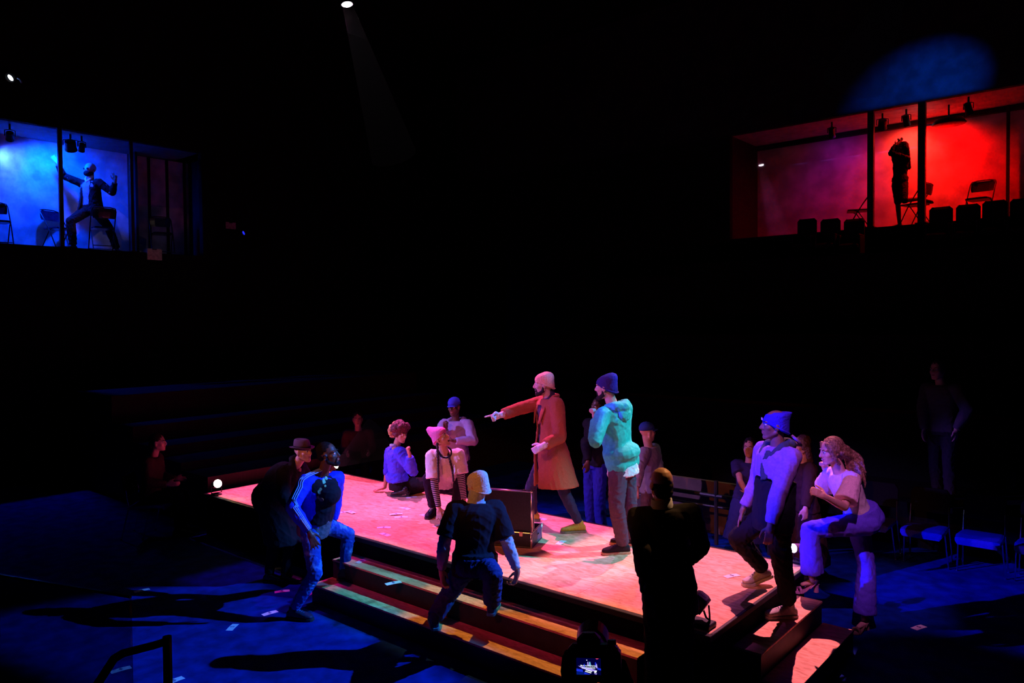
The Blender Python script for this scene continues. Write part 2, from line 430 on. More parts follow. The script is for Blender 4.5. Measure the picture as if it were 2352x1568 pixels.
hang_lamp((LX-.35, .76, LZ1), (-.6, .1, -.7), 'narrow dark lantern hanging second from the slim post in the blue box', .06, ln=.16)
hang_lamp((5.72, FY+.4, FZ1), (-.2, .6, -.7), 'dark lantern hanging in the red box against the left steel post', .09, ln=.18)
hang_lamp((6.15, FY+.4, FZ1), (0, .6, -.7), 'small lantern hanging in the red box above the silhouetted woman', .07, ln=.2)
hang_lamp((7.22, FY+.28, FZ1), (.1, .6, -.7), 'dim lantern hanging in the red box right of the thick post', .07, ln=.2)
hang_lamp((4.75, FY+.4, FZ1), (-.1, .6, -.7), 'faint lantern hanging at the purple end of the red box', .07, ln=.2)
# floodlight with a round dish in the red box and its bright lamp
r = empty('dish_lantern', (6.84, 11.42, 6.62), 'dark oval dish lantern with a small bright bulb, right of the thick post', 'lantern')
MB().tube([((0, 0, .10), (.05, 0, 0), (0, .05, 0)), ((0, 0, .06), (.24, 0, 0), (0, .22, 0)), ((0, 0, -.03), (.30, 0, 0), (0, .26, 0)), ((0, 0, -.05), (.28, 0, 0), (0, .24, 0))], 24).build('dish', METAL, r, smooth=True)
MB().bar((0, 0, .1), (0, 0, .33), .016).build('stem', METAL, r)
MB().bar((-.24, 0, 0), (-.44, -.02, .01), .02).build('bracket', mat('pale bracket', (.5, .45, .7), .5), r)
MB().ell((-.47, -.02, .0), (.03, 0, 0), (0, .03, 0), (0, 0, .03)).build('bulb', mat_emit('white bulb', (.8, 1, .95), 8), r)
# blue box lights
spot('lantern_blue_box', (-6.76, -.42, LZ1-.30), (bxl, -.05, LZ0+1.55), (.03, .10, 1.0), 110, 130, 1.0, .03)
spot('lantern_blue_box_wash', (-6.35, .30, LZ1-.16), (bxl, .65, LZ0+.7), (.0, .035, 1.0), 620, 165, 1.0, .05)
spot('lantern_red_box', (6.05, 11.85, FZ1-.12), (5.95, byf, FZ0+1.5), (1.0, .05, .03), 70, 120, 1.0, .03)
spot('lantern_red_box_wash', (6.6, 11.75, FZ1-.16), (6.3, byf, FZ0+.6), (1.0, .0, .0), 360, 165, 1.0, .05)
spot('lantern_purple_box', (4.9, FY+.35, FZ1-.30), (4.6, byf, FZ0+1.4), (.30, .01, 1.0), 11, 100, 1.0, .05)
spot('fill_dim_left', (-3.2, 1.2, 8.6), (-7, 2.8, 5.4), (1.0, .55, .45), 8, 16, 1.0, .05)  # made-up unseen lamp that tints the pilaster end of the blue box

# ---------------------------------------------------------------- stage platform and steps
OSB = mat_osb('oriented strand board', (.60, .27, .13), (.95, .52, .31), .25)
SL, SW = 7.38, 2.02
st = empty('stage_platform', (0, 0, 0), 'long low stage platform topped with pale strand board, edged in black', 'stage')
npan = 6
for i in range(npan):
    w_ = SL/npan
    MB().box((w_*(i+.5), SW/2, STAGE-.009), (w_-.0015, SW-.05, .018), bev=.001).build('deck_panel', OSB, st)
MB().box((SL/2, SW/2, STAGE-.03), (SL-.06, SW-.06, .022)).build('underlay', BLACK, st)
EDGE = mat('black painted edge', (.02, .014, .014), .55, .3, 15, .15)
MB().box((SL/2, -.0, STAGE-.024), (SL+.05, .05, .046), bev=.004).build('front_edge', EDGE, st)
MB().box((SL/2, SW, STAGE-.024), (SL+.05, .05, .046), bev=.004).build('back_edge', EDGE, st)
MB().box((SL, SW/2, STAGE-.024), (.05, SW-.05, .046), bev=.004).build('right_edge', EDGE, st)
MB().box((0, SW/2, STAGE-.024), (.05, SW-.05, .046), bev=.004).build('left_edge', EDGE, st)
for nm, c, s in (('front_skirt', (SL/2, .015, .262), (SL-.02, .03, .522)), ('back_skirt', (SL/2, SW-.015, .262), (SL-.02, .03, .522)),
                 ('left_skirt', (.02, SW/2, .262), (.03, SW-.06, .522)), ('right_skirt', (SL-.02, SW/2, .262), (.03, SW-.06, .522))):
    MB().box(c, s).build(nm, MATTE, st)
def steps(name, label, axis, a0, a1, e0, e1, e2):
    """two treads; axis 'y': treads run along x from a0 to a1, stepping down in -y; axis 'x': run along y, stepping down in +x"""
    r = empty(name, (0, 0, 0), label, 'steps')
    for k, (z, lo, hi) in enumerate(((.38, e0, e1), (.19, e1, e2))):
        m, wd = (lo+hi)/2, abs(hi-lo)
        def P(c, s):
            return (c, s) if axis == 'y' else ((c[1], c[0], c[2]), (s[1], s[0], s[2]))
        c, s = P(((a0+a1)/2, m, z-.009), (a1-a0, wd-.002, .018)); MB().box(c, s, bev=.002).build('tread', OSB, r)
        c, s = P(((a0+a1)/2, m, (z-.019)/2), (a1-a0-.01, wd-.012, z-.019)); MB().box(c, s).build('riser_box', EDGE, r)
    return r
steps('front_steps', 'two wide black-edged steps with strand board treads along the front of the stage', 'y', 3.24, 6.95, -.027, -.29, -.555)
steps('end_steps', 'short pair of steps with bright pink lit treads at the right end of the stage', 'x', .35, 1.72, SL+.027, 7.635, 7.90)

# seating tiers (setting)
TIER = mat('dark timber tier', (.022, .009, .009), .7, .3, 6, .15, stretch=(1, 8, 1))
for i, (x1_, z) in enumerate(((-.22, .74), (-1.0, .85), (-1.8, 1.0), (-2.6, 1.25), (-3.4, 1.7))):
    MBt = sbox('floor_left_tier_%d' % (i+1), (x1_-.8 if i < 4 else LX, .15, 0), (x1_, 7.0, z), TIER)
for i, (y0_, z) in enumerate(((5.35, .55), (6.8, 1.5), (8.2, 2.6), (9.5, 3.85))):
    sbox('floor_far_tier_%d' % (i+1), (-.1 if i else 6.2, y0_, 0), (12.5, (6.8, 8.2, 9.5, FY)[i], z), MATTE)
sbox('wall_low_panel', (3.9, 4.35, 0), (6.6, 4.42, .70), mat('brown painted panel', (.13, .075, .05), .7, .2, 6, .1))
# guard rail in front of the low panel
gr = empty('guard_rail', (0, 3.9, 0), 'black tube guard rail before the dim brown panel behind the bald man', 'railing')
MB().bar((4.2, 0, .625), (6.35, 0, .625), .028).build('top_rail', METAL, gr)
MB().bar((4.2, 0, .485), (6.35, 0, .485), .016).build('mid_rail', METAL, gr)
for x in (4.3, 5.61, 6.3): MB().bar((x, 0, 0), (x, 0, .82), .028).build('rail_post', METAL, gr)

# hand rail and glass guard at the lower left, close to the camera
p = [at(205, 1600, 2.9), at(262, 1512, 3.0), at(282, 1500, 3.03), at(305, 1494, 3.06), at(352, 1482, 3.12), at(384, 1472, 3.16)]
hr = empty('hand_rail', (p[-1][0], p[-1][1], 0), 'black bent tube hand rail with one upright in the lower left corner', 'railing')
MB().path(p, .017).build('rail_tube', METAL, hr, smooth=True, world=True)
q = p[-1].copy(); q[2] = 0.0
MB().bar(p[-1]+Z*.02, q, .019).build('rail_post', METAL, hr, world=True)
gm = bpy.data.materials.new('tinted guard glass'); gm.use_nodes = True
N = gm.node_tree.nodes; K = gm.node_tree.links; N.remove(N['Principled BSDF'])
tr = N.new('ShaderNodeBsdfTransparent'); tr.inputs[0].default_value = (.50, .52, .56, 1)
gl = N.new('ShaderNodeBsdfGlossy'); gl.inputs['Roughness'].default_value = .05; gl.inputs[0].default_value = (.6, .7, .7, 1)
mx = N.new('ShaderNodeMixShader'); mx.inputs[0].default_value = .04
K.new(tr.outputs[0], mx.inputs[1]); K.new(gl.outputs[0], mx.inputs[2]); K.new(mx.outputs[0], N['Material Output'].inputs[0])
ga, gb = at(300, 1367, 3.6), at(-260, 1276, 3.9)
gp = empty('glass_guard', (ga[0], ga[1], 0), 'tinted glass guard panel with a pale green top edge at the lower left', 'glass panel')
dg_ = gb-ga; th = nrm(np.cross(dg_, Z))*.006
def gpanel(zlo, m, nm, t=1.0):
    c = [ga, gb, gb*[1, 1, 0]+Z*zlo[1], ga*[1, 1, 0]+Z*zlo[0]]
    v = [x+th*t for x in c]+[x-th*t for x in c]
    MB().add(np.array(v), [(0, 1, 2, 3), (7, 6, 5, 4), (0, 4, 5, 1), (1, 5, 6, 2), (2, 6, 7, 3), (3, 7, 4, 0)]).build(nm, m, gp, world=True)
gpanel((.1, .1), gm, 'pane')
gpanel((ga[2]-.012, gb[2]-.012), mat('green glass edge', (.05, .30, .28), .2, .1, 5, 0), 'top_edge', 1.1)
MB().box((ga+gb)/2*[1, 1, 0]+Z*.05, (np.linalg.norm(dg_[:2]), .06, .1), mx=np.array([nrm(dg_*[1, 1, 0]), nrm(th), Z]).T).build('channel', METAL, gp, world=True)

# ================================================================ people
class Head:
    def __init__(s, c, f, up=Z, k=1.0):
        s.c = np.asarray(c, float); s.f = nrm(f); u = np.asarray(up, float)
        s.u = nrm(u - s.f*(u @ s.f)); s.r = np.cross(s.f, s.u); s.k = k      # r = the person's right
    def p(s, x, y, z): return s.c + (s.r*x + s.f*y + s.u*z)*s.k              # x right, y front, z up
    def d(s, x, y, z): return (s.r*x + s.f*y + s.u*z)*s.k
    def e(s, mb, c, r, **kw): mb.ell(s.p(*c), s.d(r[0], 0, 0), s.d(0, r[1], 0), s.d(0, 0, r[2]), **kw)

def head_prims(mb, h, open_mouth=False):
    k = h.k
    h.e(mb, (0, -.014, .035), (.076, .096, .088))
    h.e(mb, (0, .030, -.025), (.064, .066, .084))
    h.e(mb, (0, .045, -.070), (.048, .048, .045))
    h.e(mb, (0, .076, -.098 if not open_mouth else -.108), (.024, .022, .020))
    mb.cap(h.p(0, .088, .020), .0095*k, h.p(0, .110, -.022), .0145*k)           # nose
    for sx in (-1, 1):
        mb.cap(h.p(.004*sx, .104, -.026), .010*k, h.p(.013*sx, .096, -.027), .009*k)   # nostrils
        h.e(mb, (.034*sx, .071, .030), (.026, .018, .0095))                      # brow
        h.e(mb, (.042*sx, .054, -.020), (.026, .028, .022))                      # cheek bone
        h.e(mb, (.078*sx, -.008, -.008), (.010, .022, .032))                     # ear
        mb.cap(h.p(.055*sx, .0, -.055), .020*k, h.p(.020*sx, .070, -.098), .017*k)   # jaw line
    z0 = -.052 if not open_mouth else -.048
    h.e(mb, (0, .090, z0), (.024, .012, .0075))
    h.e(mb, (0, .088, z0-.016 if not open_mouth else z0-.038), (.021, .012, .0085))

def hand_prims(mb, wr, d, t, left, pose='relax', k=1.0, rad=1.0, mit=False):
    """wr wrist, d towards the knuckles, t towards the thumb side"""
    d = nrm(d); t = nrm(np.asarray(t)-d*(np.asarray(t) @ d)); n = np.cross(d, t) if left else np.cross(t, d)
    P = lambda a, b, c: wr + (d*a + t*b + n*c)*k
    g = rad
    mb.cap(P(0, 0, 0), .024*k*g, P(.035, 0, 0), .026*k*g, sx=1.15, side=t)
    for b in (.026, .009, -.009, -.026):
        mb.cap(P(.03, b*.75, 0), .0145*k*g, P(.092, b, 0), .0115*k*g)
    curls = {'relax': [(.25, .45, .3)]*4, 'flat': [(.05, .05, .05)]*4, 'spread': [(.05, .15, .1)]*4,
             'fist': [(1.35, 1.6, 1.0)]*4, 'point': [(.0, .05, .05), (1.3, 1.6, 1.0), (1.4, 1.6, 1.0), (1.4, 1.6, 1.0)],
             'cup': [(.6, .8, .5), (.65, .8, .5), (.7, .8, .5), (.8, .8, .5)],
             'vee': [(.0, .05, .0), (.0, .05, .0), (1.3, 1.5, 1.0), (1.3, 1.5, 1.0)],
             'floor': [(-.75, .25, .2), (-.8, .25, .2), (-.8, .25, .2), (-.75, .25, .2)]}[pose]
    sp = {'spread': .17, 'floor': .13, 'vee': .22}.get(pose, .05)
    L = (.074, .082, .077, .060)
    for i, b in enumerate((.027, .009, -.009, -.026)):
        p = P(.092, b, 0); ang = 0.0; side = (1.5-i)*sp
        for j, (fr, c) in enumerate(zip((.46, .30, .26), curls[i])):
            ang += c
            dd = nrm(d*math.cos(ang) + n*math.sin(ang) + t*side)
            q = p + dd*L[i]*fr*k*1.02
            mb.cap(p, (.0098-.0008*j)*k*g, q, (.0092-.0010*j)*k*g, k=10); p = q
    # thumb leaves the side of the palm near its base
    tn = {'fist': .55, 'point': .5, 'cup': .45}.get(pose, .2); fwd = .75 if pose not in ('spread', 'flat', 'floor') else .55
    a = P(.022, .018, .004); b_ = a + nrm(d*.55+t*.75+n*tn*.5)*.042*k
    c_ = b_ + nrm(d*(fwd+.25)+t*(.35 if pose not in ('fist', 'point') else -.25)+n*tn)*.034*k
    e_ = c_ + nrm(d*1.0+t*(.15 if pose not in ('fist', 'point') else -.7)+n*tn)*.027*k
    mb.cap(a, .0165*k*g, b_, .0125*k*g); mb.cap(b_, .0122*k*g, c_, .0105*k*g); mb.cap(c_, .0105*k*g, e_, .0085*k*g)

def solve_len(S, px, py, L, sgn):
    """the point on the sight line of a pixel that is L away from S, nearer (-1) or farther (+1)"""
    d = ray(px, py); b = d @ (CAM-S); a = d @ d; c = (CAM-S) @ (CAM-S) - L*L
    D = b*b-a*c
    t = -b/a if D <= 0 else (-b + sgn*math.sqrt(D))/a
    return CAM + d*t

class Body:
    """a posed skeleton in world space"""
    def __init__(s, k, hip, neck, hf, cf, head, hface, hup=None, male=True):
        s.k = k; s.hip = hip; s.neck = neck; s.male = male
        up = nrm(neck-hip); s.up = up
        hl = np.cross(Z, nrm(hf)); cl = np.cross(Z, nrm(cf))          # the person's left
        s.hl = hl; s.cl = nrm(cl - up*(cl @ up)); s.cfr = np.cross(s.cl, up); s.cfr = -np.cross(up, s.cl) if False else np.cross(s.cl, up)
        s.hfv = np.cross(hl, Z)
        sw = (.185 if male else .160)*k
        s.sh = {'L': neck - up*.055*k + s.cl*sw, 'R': neck - up*.055*k - s.cl*sw}
        hw = .092*k
        s.hp = {'L': hip + hl*hw - up*.02*k, 'R': hip - hl*hw - up*.02*k}
        s.el = {}; s.wr = {}; s.kn = {}; s.an = {}; s.toe = {}; s.gz = {}; s.hand = {}
        s.head = Head(head, hface, nrm(head-neck)*.7+Z*.6 if hup is None else hup, k)
    def arm(s, side, e, wpt, hand=None, sh=None):
        if sh is not None: s.sh[side] = np.asarray(sh)
        k = s.k
        s.el[side] = e if len(e) == 3 and not isinstance(e, tuple) else solve_len(s.sh[side], e[0], e[1], .285*k, e[2])
        s.wr[side] = wpt if len(wpt) == 3 and not isinstance(wpt, tuple) else solve_len(s.el[side], wpt[0], wpt[1], .25*k, wpt[2])
        s.hand[side] = hand
    def leg(s, side, knee, ankle, toe, gz=None, hip=None):
        """knee=(px,py,sgn); ankle = point; toe = direction; gz = ground height"""
        if hip is not None: s.hp[side] = np.asarray(hip)
        k = s.k; H, A = s.hp[side], np.asarray(ankle)
        if isinstance(knee, tuple):
            d = ray(knee[0], knee[1]); best = None; d0 = (depth(H)+depth(A))/2
            for i in range(-80, 81):
                t = d0+i*.01; p = CAM+d*t
                e = abs(np.linalg.norm(p-H)-.43*k)+abs(np.linalg.norm(p-A)-.42*k) + (0.0 if (t-d0)*knee[2] >= 0 else .05)
                if best is None or e < best[0]: best = (e, p)
            s.kn[side] = best[1]
        else: s.kn[side] = np.asarray(knee)
        s.an[side] = A; s.toe[side] = nrm(toe); s.gz[side] = gz
    def report(s, nm):
        o = [nm]
        for q in 'LR':
            if q in s.el: o.append('%s arm %.2f %.2f' % (q, np.linalg.norm(s.el[q]-s.sh[q])/s.k, np.linalg.norm(s.wr[q]-s.el[q])/s.k))
            if q in s.kn: o.append('%s leg %.2f %.2f' % (q, np.linalg.norm(s.kn[q]-s.hp[q])/s.k, np.linalg.norm(s.an[q]-s.kn[q])/s.k))
        o.append('torso %.2f head %.2f' % (np.linalg.norm(s.neck-s.hip)/s.k, np.linalg.norm(s.head.c-s.neck)/s.k))
        print(' | '.join(o))
    # ---- torso rings
    def torso(s, mb, grow=0.0, lo=-.06, hi=1.0, flare=0.0, belly=0.0, bulge=None):
        k = s.k; H, Nk, up = s.hip, s.neck, s.up; L = np.linalg.norm(Nk-H)
        tab = ((-.20, .150, .105), (-.06, .168, .118), (.10, .160, .108), (.34, .138, .098), (.55, .150, .108), (.75, .168, .114), (.88, .165, .098), (.96, .125, .075), (1.0, .075, .062))
        if not s.male: tab = ((-.20, .150, .105), (-.06, .172, .120), (.10, .158, .108), (.34, .122, .090), (.55, .134, .104), (.75, .146, .110), (.88, .142, .090), (.96, .105, .068), (1.0, .062, .055))
        secs = []
        for q, rx, ry in tab:
            if q < lo-1e-6 or q > hi+1e-6: continue
            f = min(1, max(0, q)); sd = nrm(s.hl*(1-f)+s.cl*f); sd = nrm(sd-up*(sd @ up)); fr = np.cross(sd, up)
            c = H + up*L*q + fr*(.012*k*math.sin(f*PI)) + fr*belly*math.sin(min(1, max(0, (q+.1)/.8))*PI)*.5
            fl = flare*max(0, (.35-q)/.5)
            secs.append((c, sd*(rx*k+grow+fl), fr*(ry*k+grow+fl+belly*math.sin(min(1, max(0, (q+.1)/.8))*PI)*.5)))
        mb.tube(secs, 20, power=2.3)
    def skin(s, mb, open_mouth=False, thin=0.92):
        k = s.k; q = thin
        s.torso(mb, -.012)
        mb.cap(s.neck - s.up*.03*k, .058*k, s.head.p(0, -.018, -.055), .052*k)
        head_prims(mb, s.head, open_mouth)
        for a in s.el:
            ins = s.sh[a]*.8+(s.neck-s.up*.06*k)*.2
            mb.cap(ins, .060*k*q, s.sh[a], .054*k*q)
            mb.cap(s.sh[a], .054*k*q, s.el[a], .040*k*q); 
            m = s.el[a]*.65+s.wr[a]*.35
            mb.cap(s.el[a], .040*k*q, m, .041*k*q); mb.cap(m, .041*k*q, s.wr[a], .026*k)
            if s.hand[a]: 
                hd = s.hand[a]; hand_prims(mb, s.wr[a], hd[0], hd[1], a == 'L', hd[2], k)
        for a in s.kn:
            mb.cap(s.hip*.35+s.hp[a]*.65, .088*k*q, s.hp[a], .085*k*q); mb.cap(s.hp[a], .083*k*q, s.kn[a], .056*k*q)
            m = s.kn[a]*.68+s.an[a]*.32
            mb.cap(s.kn[a], .054*k*q, m, .054*k*q); mb.cap(m, .054*k*q, s.an[a], .036*k*q)
            f = s.toe[a]; gz = s.gz[a]
            A = s.an[a]; sole = A - Z*.06*k
            mb.cap(A-f*.025*k-Z*.035*k, .028*k, A+f*.10*k-Z*.058*k, .016*k, sx=1.3, side=np.cross(f, Z))
    # ---- clothing
    def top(s, mb, grow=.018, sleeve=1.0, lo=-.06, flare=0.0, belly=0.0, arm_g=None, arms='LR', neck=True, cuff=0.0):
        k = s.k; g = grow if arm_g is None else arm_g
        s.torso(mb, grow, lo=lo, hi=1.0 if neck else .96, flare=flare, belly=belly)
        for a in arms:
            if a not in s.el: continue
            ins = s.sh[a]*.72+(s.neck-s.up*.06*k)*.28
            mb.cap(ins, .060*k+g*.9, s.sh[a], .056*k+g)
            if sleeve <= .5:
                e = s.sh[a]+(s.el[a]-s.sh[a])*sleeve*2
                sl_open(mb, s.sh[a], .057*k+g, e, .050*k+g*1.3+cuff)
            else:
                mb.cap(s.sh[a], .056*k+g, s.el[a], .044*k+g)
                f = (sleeve-.5)*2; e = s.el[a]+(s.wr[a]-s.el[a])*f; m = s.el[a]*.6+e*.4
                mb.cap(s.el[a], .044*k+g, m, .044*k+g*.95); sl_open(mb, m, .044*k+g*.95, e, .029*k+g*.75+cuff)
    def trousers(s, mb, g=.012, ln=1.0, flare=0.0, top=.14, belt=0.0, seat=.0):
        k = s.k; H, up = s.hip, s.up; L = np.linalg.norm(s.neck-H)
        secs = []
        for q, rx, ry in ((-.14, .150, .11), (-.05, .166, .118), (.06, .160, .110), (top, .148, .103)):
            f = min(1, max(0, q)); sd = nrm(s.hl-up*(s.hl @ up)); fr = np.cross(sd, up)
            secs.append((H+up*L*q-fr*seat*.5, sd*(rx*k+g), fr*(ry*k+g+seat*.5)))
        mb.tube(secs, 18, power=2.2)
        for a in s.kn:
            mb.cap(s.hip*.35+s.hp[a]*.65, .094*k+g, s.hp[a], .088*k+g)
            mb.cap(s.hp[a], .087*k+g, s.kn[a], .060*k+g)
            e = s.kn[a]+(s.an[a]-s.kn[a])*ln; m = s.kn[a]*.65+e*.35
            mb.cap(s.kn[a], .060*k+g, m, .057*k+g+flare*.35); sl_open(mb, m, .057*k+g+flare*.35, e, .040*k+g+flare)

def sl_open(mb, p0, r0, p1, r1):
    """a sleeve that ends square at its cuff"""
    p0 = np.asarray(p0); p1 = np.asarray(p1); d = nrm(p1-p0); a, b = frame_from(d)
    secs = [(p0+d*r0*t, a*r0*math.sqrt(1-t*t), b*r0*math.sqrt(1-t*t)) for t in (-.98, -.8, -.5, 0)]
    secs += [(p1-d*.01, a*r1, b*r1), (p1, a*r1, b*r1)]
    mb.tube(secs, 16)

SKINS = {'light': mat('light skin', (.62, .36, .27), .5, .08, 30, .05), 'tan': mat('tan skin', (.48, .26, .18), .5, .08, 30, .05),
         'dark': mat('dark skin', (.11, .055, .035), .45, .1, 30, .05), 'brown': mat('brown skin', (.26, .13, .08), .5, .1, 30, .05)}
EYE = mat('eye white', (.8, .8, .8), .2, .05, 40, 0); IRIS = mat('iris', (.03, .02, .015), .2, .2, 60, 0)
LIP = mat('lips', (.40, .13, .11), .45, .1, 40, 0); MOUTH = mat('open mouth', (.05, .008, .008), .5, .2, 30, 0); TEETH = mat('teeth', (.8, .76, .7), .3, .05, 30, 0)

def face_parts(b, root, mouth='closed', brow=(.02, .012, .01), beard=None):
    h = b.head; k = h.k
    for sx in (-1, 1):
        e = MB(); c = h.p(.031*sx, .076, .008); e.ell(c, h.d(.0135, 0, 0), h.d(0, .0125, 0), h.d(0, 0, .0105), k=12, m=7)
        eo = e.build('eye', EYE, root, smooth=True, world=True)
        i = MB(); i.ell(h.p(.031*sx, .0865, .008), h.d(.0062, 0, 0), h.d(0, .003, 0), h.d(0, 0, .0065), k=10, m=5); i.build('iris', IRIS, eo, smooth=True, world=True)
        br = MB(); br.path([h.p(.016*sx, .092, .028), h.p(.032*sx, .089, .034), h.p(.047*sx, .076, .029)], [.0038*k, .0042*k, .0025*k], 8)
        br.build('eyebrow', mat('brow %s' % (brow,), brow, .8, .2, 80, .2), root, smooth=True, world=True)
    if mouth == 'open':
        m = MB(); h.e(m, (0, .091, -.066), (.017, .012, .016)); m.build('mouth', MOUTH, root, smooth=True, world=True)
        m = MB(); h.e(m, (0, .094, -.0545), (.013, .009, .004)); m.build('teeth', TEETH, root, smooth=True, world=True)
    else:
        m = MB(); h.e(m, (0, .093, -.0515), (.021, .0115, .005)); h.e(m, (0, .092, -.062), (.018, .0115, .0058)); m.build('lips', LIP, root, smooth=True, world=True)
        if mouth == 'smile':
            m = MB(); h.e(m, (0, .0965, -.0565), (.016, .009, .004)); m.build('teeth', TEETH, root, smooth=True, world=True)
    if beard is not None:
        mb = MB()
        for sx in (-1, 1):
            mb.cap(h.p(.064*sx, .006, -.035), .016*k, h.p(.058*sx, .012, -.070), .020*k)
            mb.cap(h.p(.058*sx, .012, -.068), .020*k, h.p(.022*sx, .072, -.104), .022*k)
            mb.cap(h.p(.026*sx, .088, -.046), .008*k, h.p(.030*sx, .080, -.075), .011*k)
        mb.cap(h.p(-.02, .080, -.104), .024*k, h.p(.02, .080, -.104), .024*k)
        mb.cap(h.p(-.02, .0965, -.040), .006*k, h.p(.02, .0965, -.040), .006*k)
        mb.blob('beard', beard, root, .006, 2, .002, .02)

def beanie(b, root, m, up=.135, slouch=(0, -.02, .02), low=.0, name='beanie', cuffh=.03, tilt=0.0):
    """knit cap: dome over the skull, folded cuff round the brow"""
    h = b.head; k = h.k; mb = MB()
    def rg(z, rx, ry, oy=0.0, ox=0.0): return (h.p(ox, -.012+oy, z+0), h.d(rx, 0, 0), h.d(0, ry, tilt*ry))
    sx, sy, sz = slouch
    mb.tube([rg(.025+low, .083, .106), rg(.055+low, .0845, .108), rg(.085, .080, .102, sy*.2, sx*.2), rg(.108, .066, .083, sy*.5, sx*.5),
             (h.p(sx*.9, -.012+sy*.9, .122+sz*.6), h.d(.042, 0, 0), h.d(0, .052, 0)), (h.p(sx, -.012+sy, .130+sz), h.d(.012, 0, 0), h.d(0, .014, 0))], 22)
    # ribs that drop at the back of the head
    mb.tube([(h.p(0, -.020, -.020+low), h.d(.083, 0, 0), h.d(0, .094, .050)), (h.p(0, -.016, .012+low), h.d(.086, 0, 0), h.d(0, .102, .036)), (h.p(0, -.013, .05+low), h.d(.084, 0, 0), h.d(0, .105, .012))], 22)
    o = mb.blob(name, m, root, .006, 4, .0018, .03, seed=3)
    c = MB(); N_ = 28; secs = []
    for i in range(N_+1):
        a = 2*PI*i/N_; y = math.cos(a); x = math.sin(a)
        secs.append(h.p(x*.0835, -.020+y*.098, -.006+low+y*.050))
    c.path(secs, .0065*k, 8); c.build('cuff', m, o, smooth=True, world=True)
    return o

def hairball(b, root, m, blobs, name='hair', voxel=.008, wr=.006, ws=.025, seed=0):
    h = b.head; mb = MB()
    for (x, y, z), r in blobs: h.e(mb, (x, y, z), r if isinstance(r, tuple) else (r, r, r))
    return mb.blob(name, m, root, voxel, 2, wr, ws, seed)

def shoe(A, f, gz, root, up_m, sole_m, k=1.0, name='shoe', boot=0.0, pitch=0.0, lace=None):
    """A ankle, f toe direction (horizontal), gz ground height under the ball; pitch lifts the heel"""
    f = nrm(np.asarray(f, float)*[1, 1, 0]); s = np.cross(f, Z)
    fp = nrm(f*math.cos(pitch)-Z*math.sin(pitch)); n = np.cross(s, fp)
    base = np.array([A[0], A[1], 0.0]); ball = base+f*.135*k*math.cos(pitch); ball[2] = gz
    # floor line: flat under the toes, raised behind
    def P(x, y, z):     # x along from ankle, y side, z above sole
        if x > .13 and pitch: q = ball+f*(x-.13)*k
        else: q = ball+fp*(x-.13)*k
        return q + s*y*k + (n if x <= .13 else Z)*z*k
    mb = MB(); secs = []
    for x, wd, ht in ((-.072, .026, .050), (-.062, .034, .066), (-.03, .038, .082), (.02, .040, .088), (.07, .042, .072), (.12, .047, .056), (.16, .046, .046), (.19, .036, .036), (.203, .018, .026)):
        c = P(x, 0, .018+ht/2); secs.append((c, s*wd*k, n*(ht/2)*k))
    mb.tube(secs, 16, power=2.6)
    mb.cap(P(-.012, 0, .06), .038*k, P(-.012, 0, .105+boot), .040*k)
    o = mb.blob(name, up_m, root, .006, 3, .0012, .03)
    sl = MB(); rows = []
    for x, wd in ((-.080, .022), (-.070, .036), (-.03, .041), (.03, .040), (.08, .044), (.125, .049), (.165, .048), (.195, .038), (.210, .018)):
        rows.append([P(x, -wd, 0), P(x, wd, 0), P(x, wd, .024), P(x, -wd, .024)])
    sl.loft([np.array(r_) for r_ in rows]); sl.build('sole', sole_m, o, world=True, bevel=.003)
    if lace is not None:
        lc = MB()
        for x, z in ((.045, .098), (.065, .090), (.085, .083), (.105, .074)):
            lc.path([P(x-.006, -.022, z-.006), P(x+.004, 0, z+.003), P(x-.006, .022, z-.006)], .0035*k, 6)
        lc.build('laces', lace, o, world=True)
    return o

FAB = dict(rough=.85, var=.12, bump=.12, scale=140, spec=.15)
def fab(name, c, **kw):
    d = dict(FAB); d.update(kw); return mat(name, c, **d)
DARK_TR = fab('near black trousers', (.012, .011, .015))
WHITE_SOLE = mat('white rubber sole', (.6, .58, .55), .6, .1, 20, .1)
BLACK_SOLE = mat('black rubber sole', (.02, .02, .02), .7, .2, 20, .1)
BLACK_LEATHER = mat('black leather', (.015, .014, .015), .4, .2, 30, .1)

def person(label, base, group=None):
    return empty('person', (base[0], base[1], base[2]), label, 'person', group)

def shell(mb, rings, gap, th=.02, k=26):
    """open-fronted thick shell: rings (c, side, front); gap = half opening angle"""
    out, inn = [], []
    a = np.linspace(PI/2+gap, PI*2.5-gap, k)
    for i, (c, x, y) in enumerate(rings):
        g = np.linalg.norm(x); xs = x*(1-th/g); ys = y*(1-th/np.linalg.norm(y))
        out.append(c+np.outer(np.cos(a), x)+np.outer(np.sin(a), y)); inn.append(c+np.outer(np.cos(a), xs)+np.outer(np.sin(a), ys))
    n = len(rings); v = np.concatenate(out+inn); f = []; o = n*k
    for i in range(n-1):
        for j in range(k-1):
            A, B, C, D = i*k+j, i*k+j+1, (i+1)*k+j+1, (i+1)*k+j
            f.append((A, B, C, D)); f.append((A+o, D+o, C+o, B+o))
        for j in (0, k-1):
            A, D = i*k+j, (i+1)*k+j; q = (A, D, D+o, A+o); f.append(q if j == 0 else q[::-1])
    for i in (0, n-1):
        for j in range(k-1):
            A, B = i*k+j, i*k+j+1; q = (A, A+o, B+o, B); f.append(q if i == 0 else q[::-1])
    return mb.add(v, f)

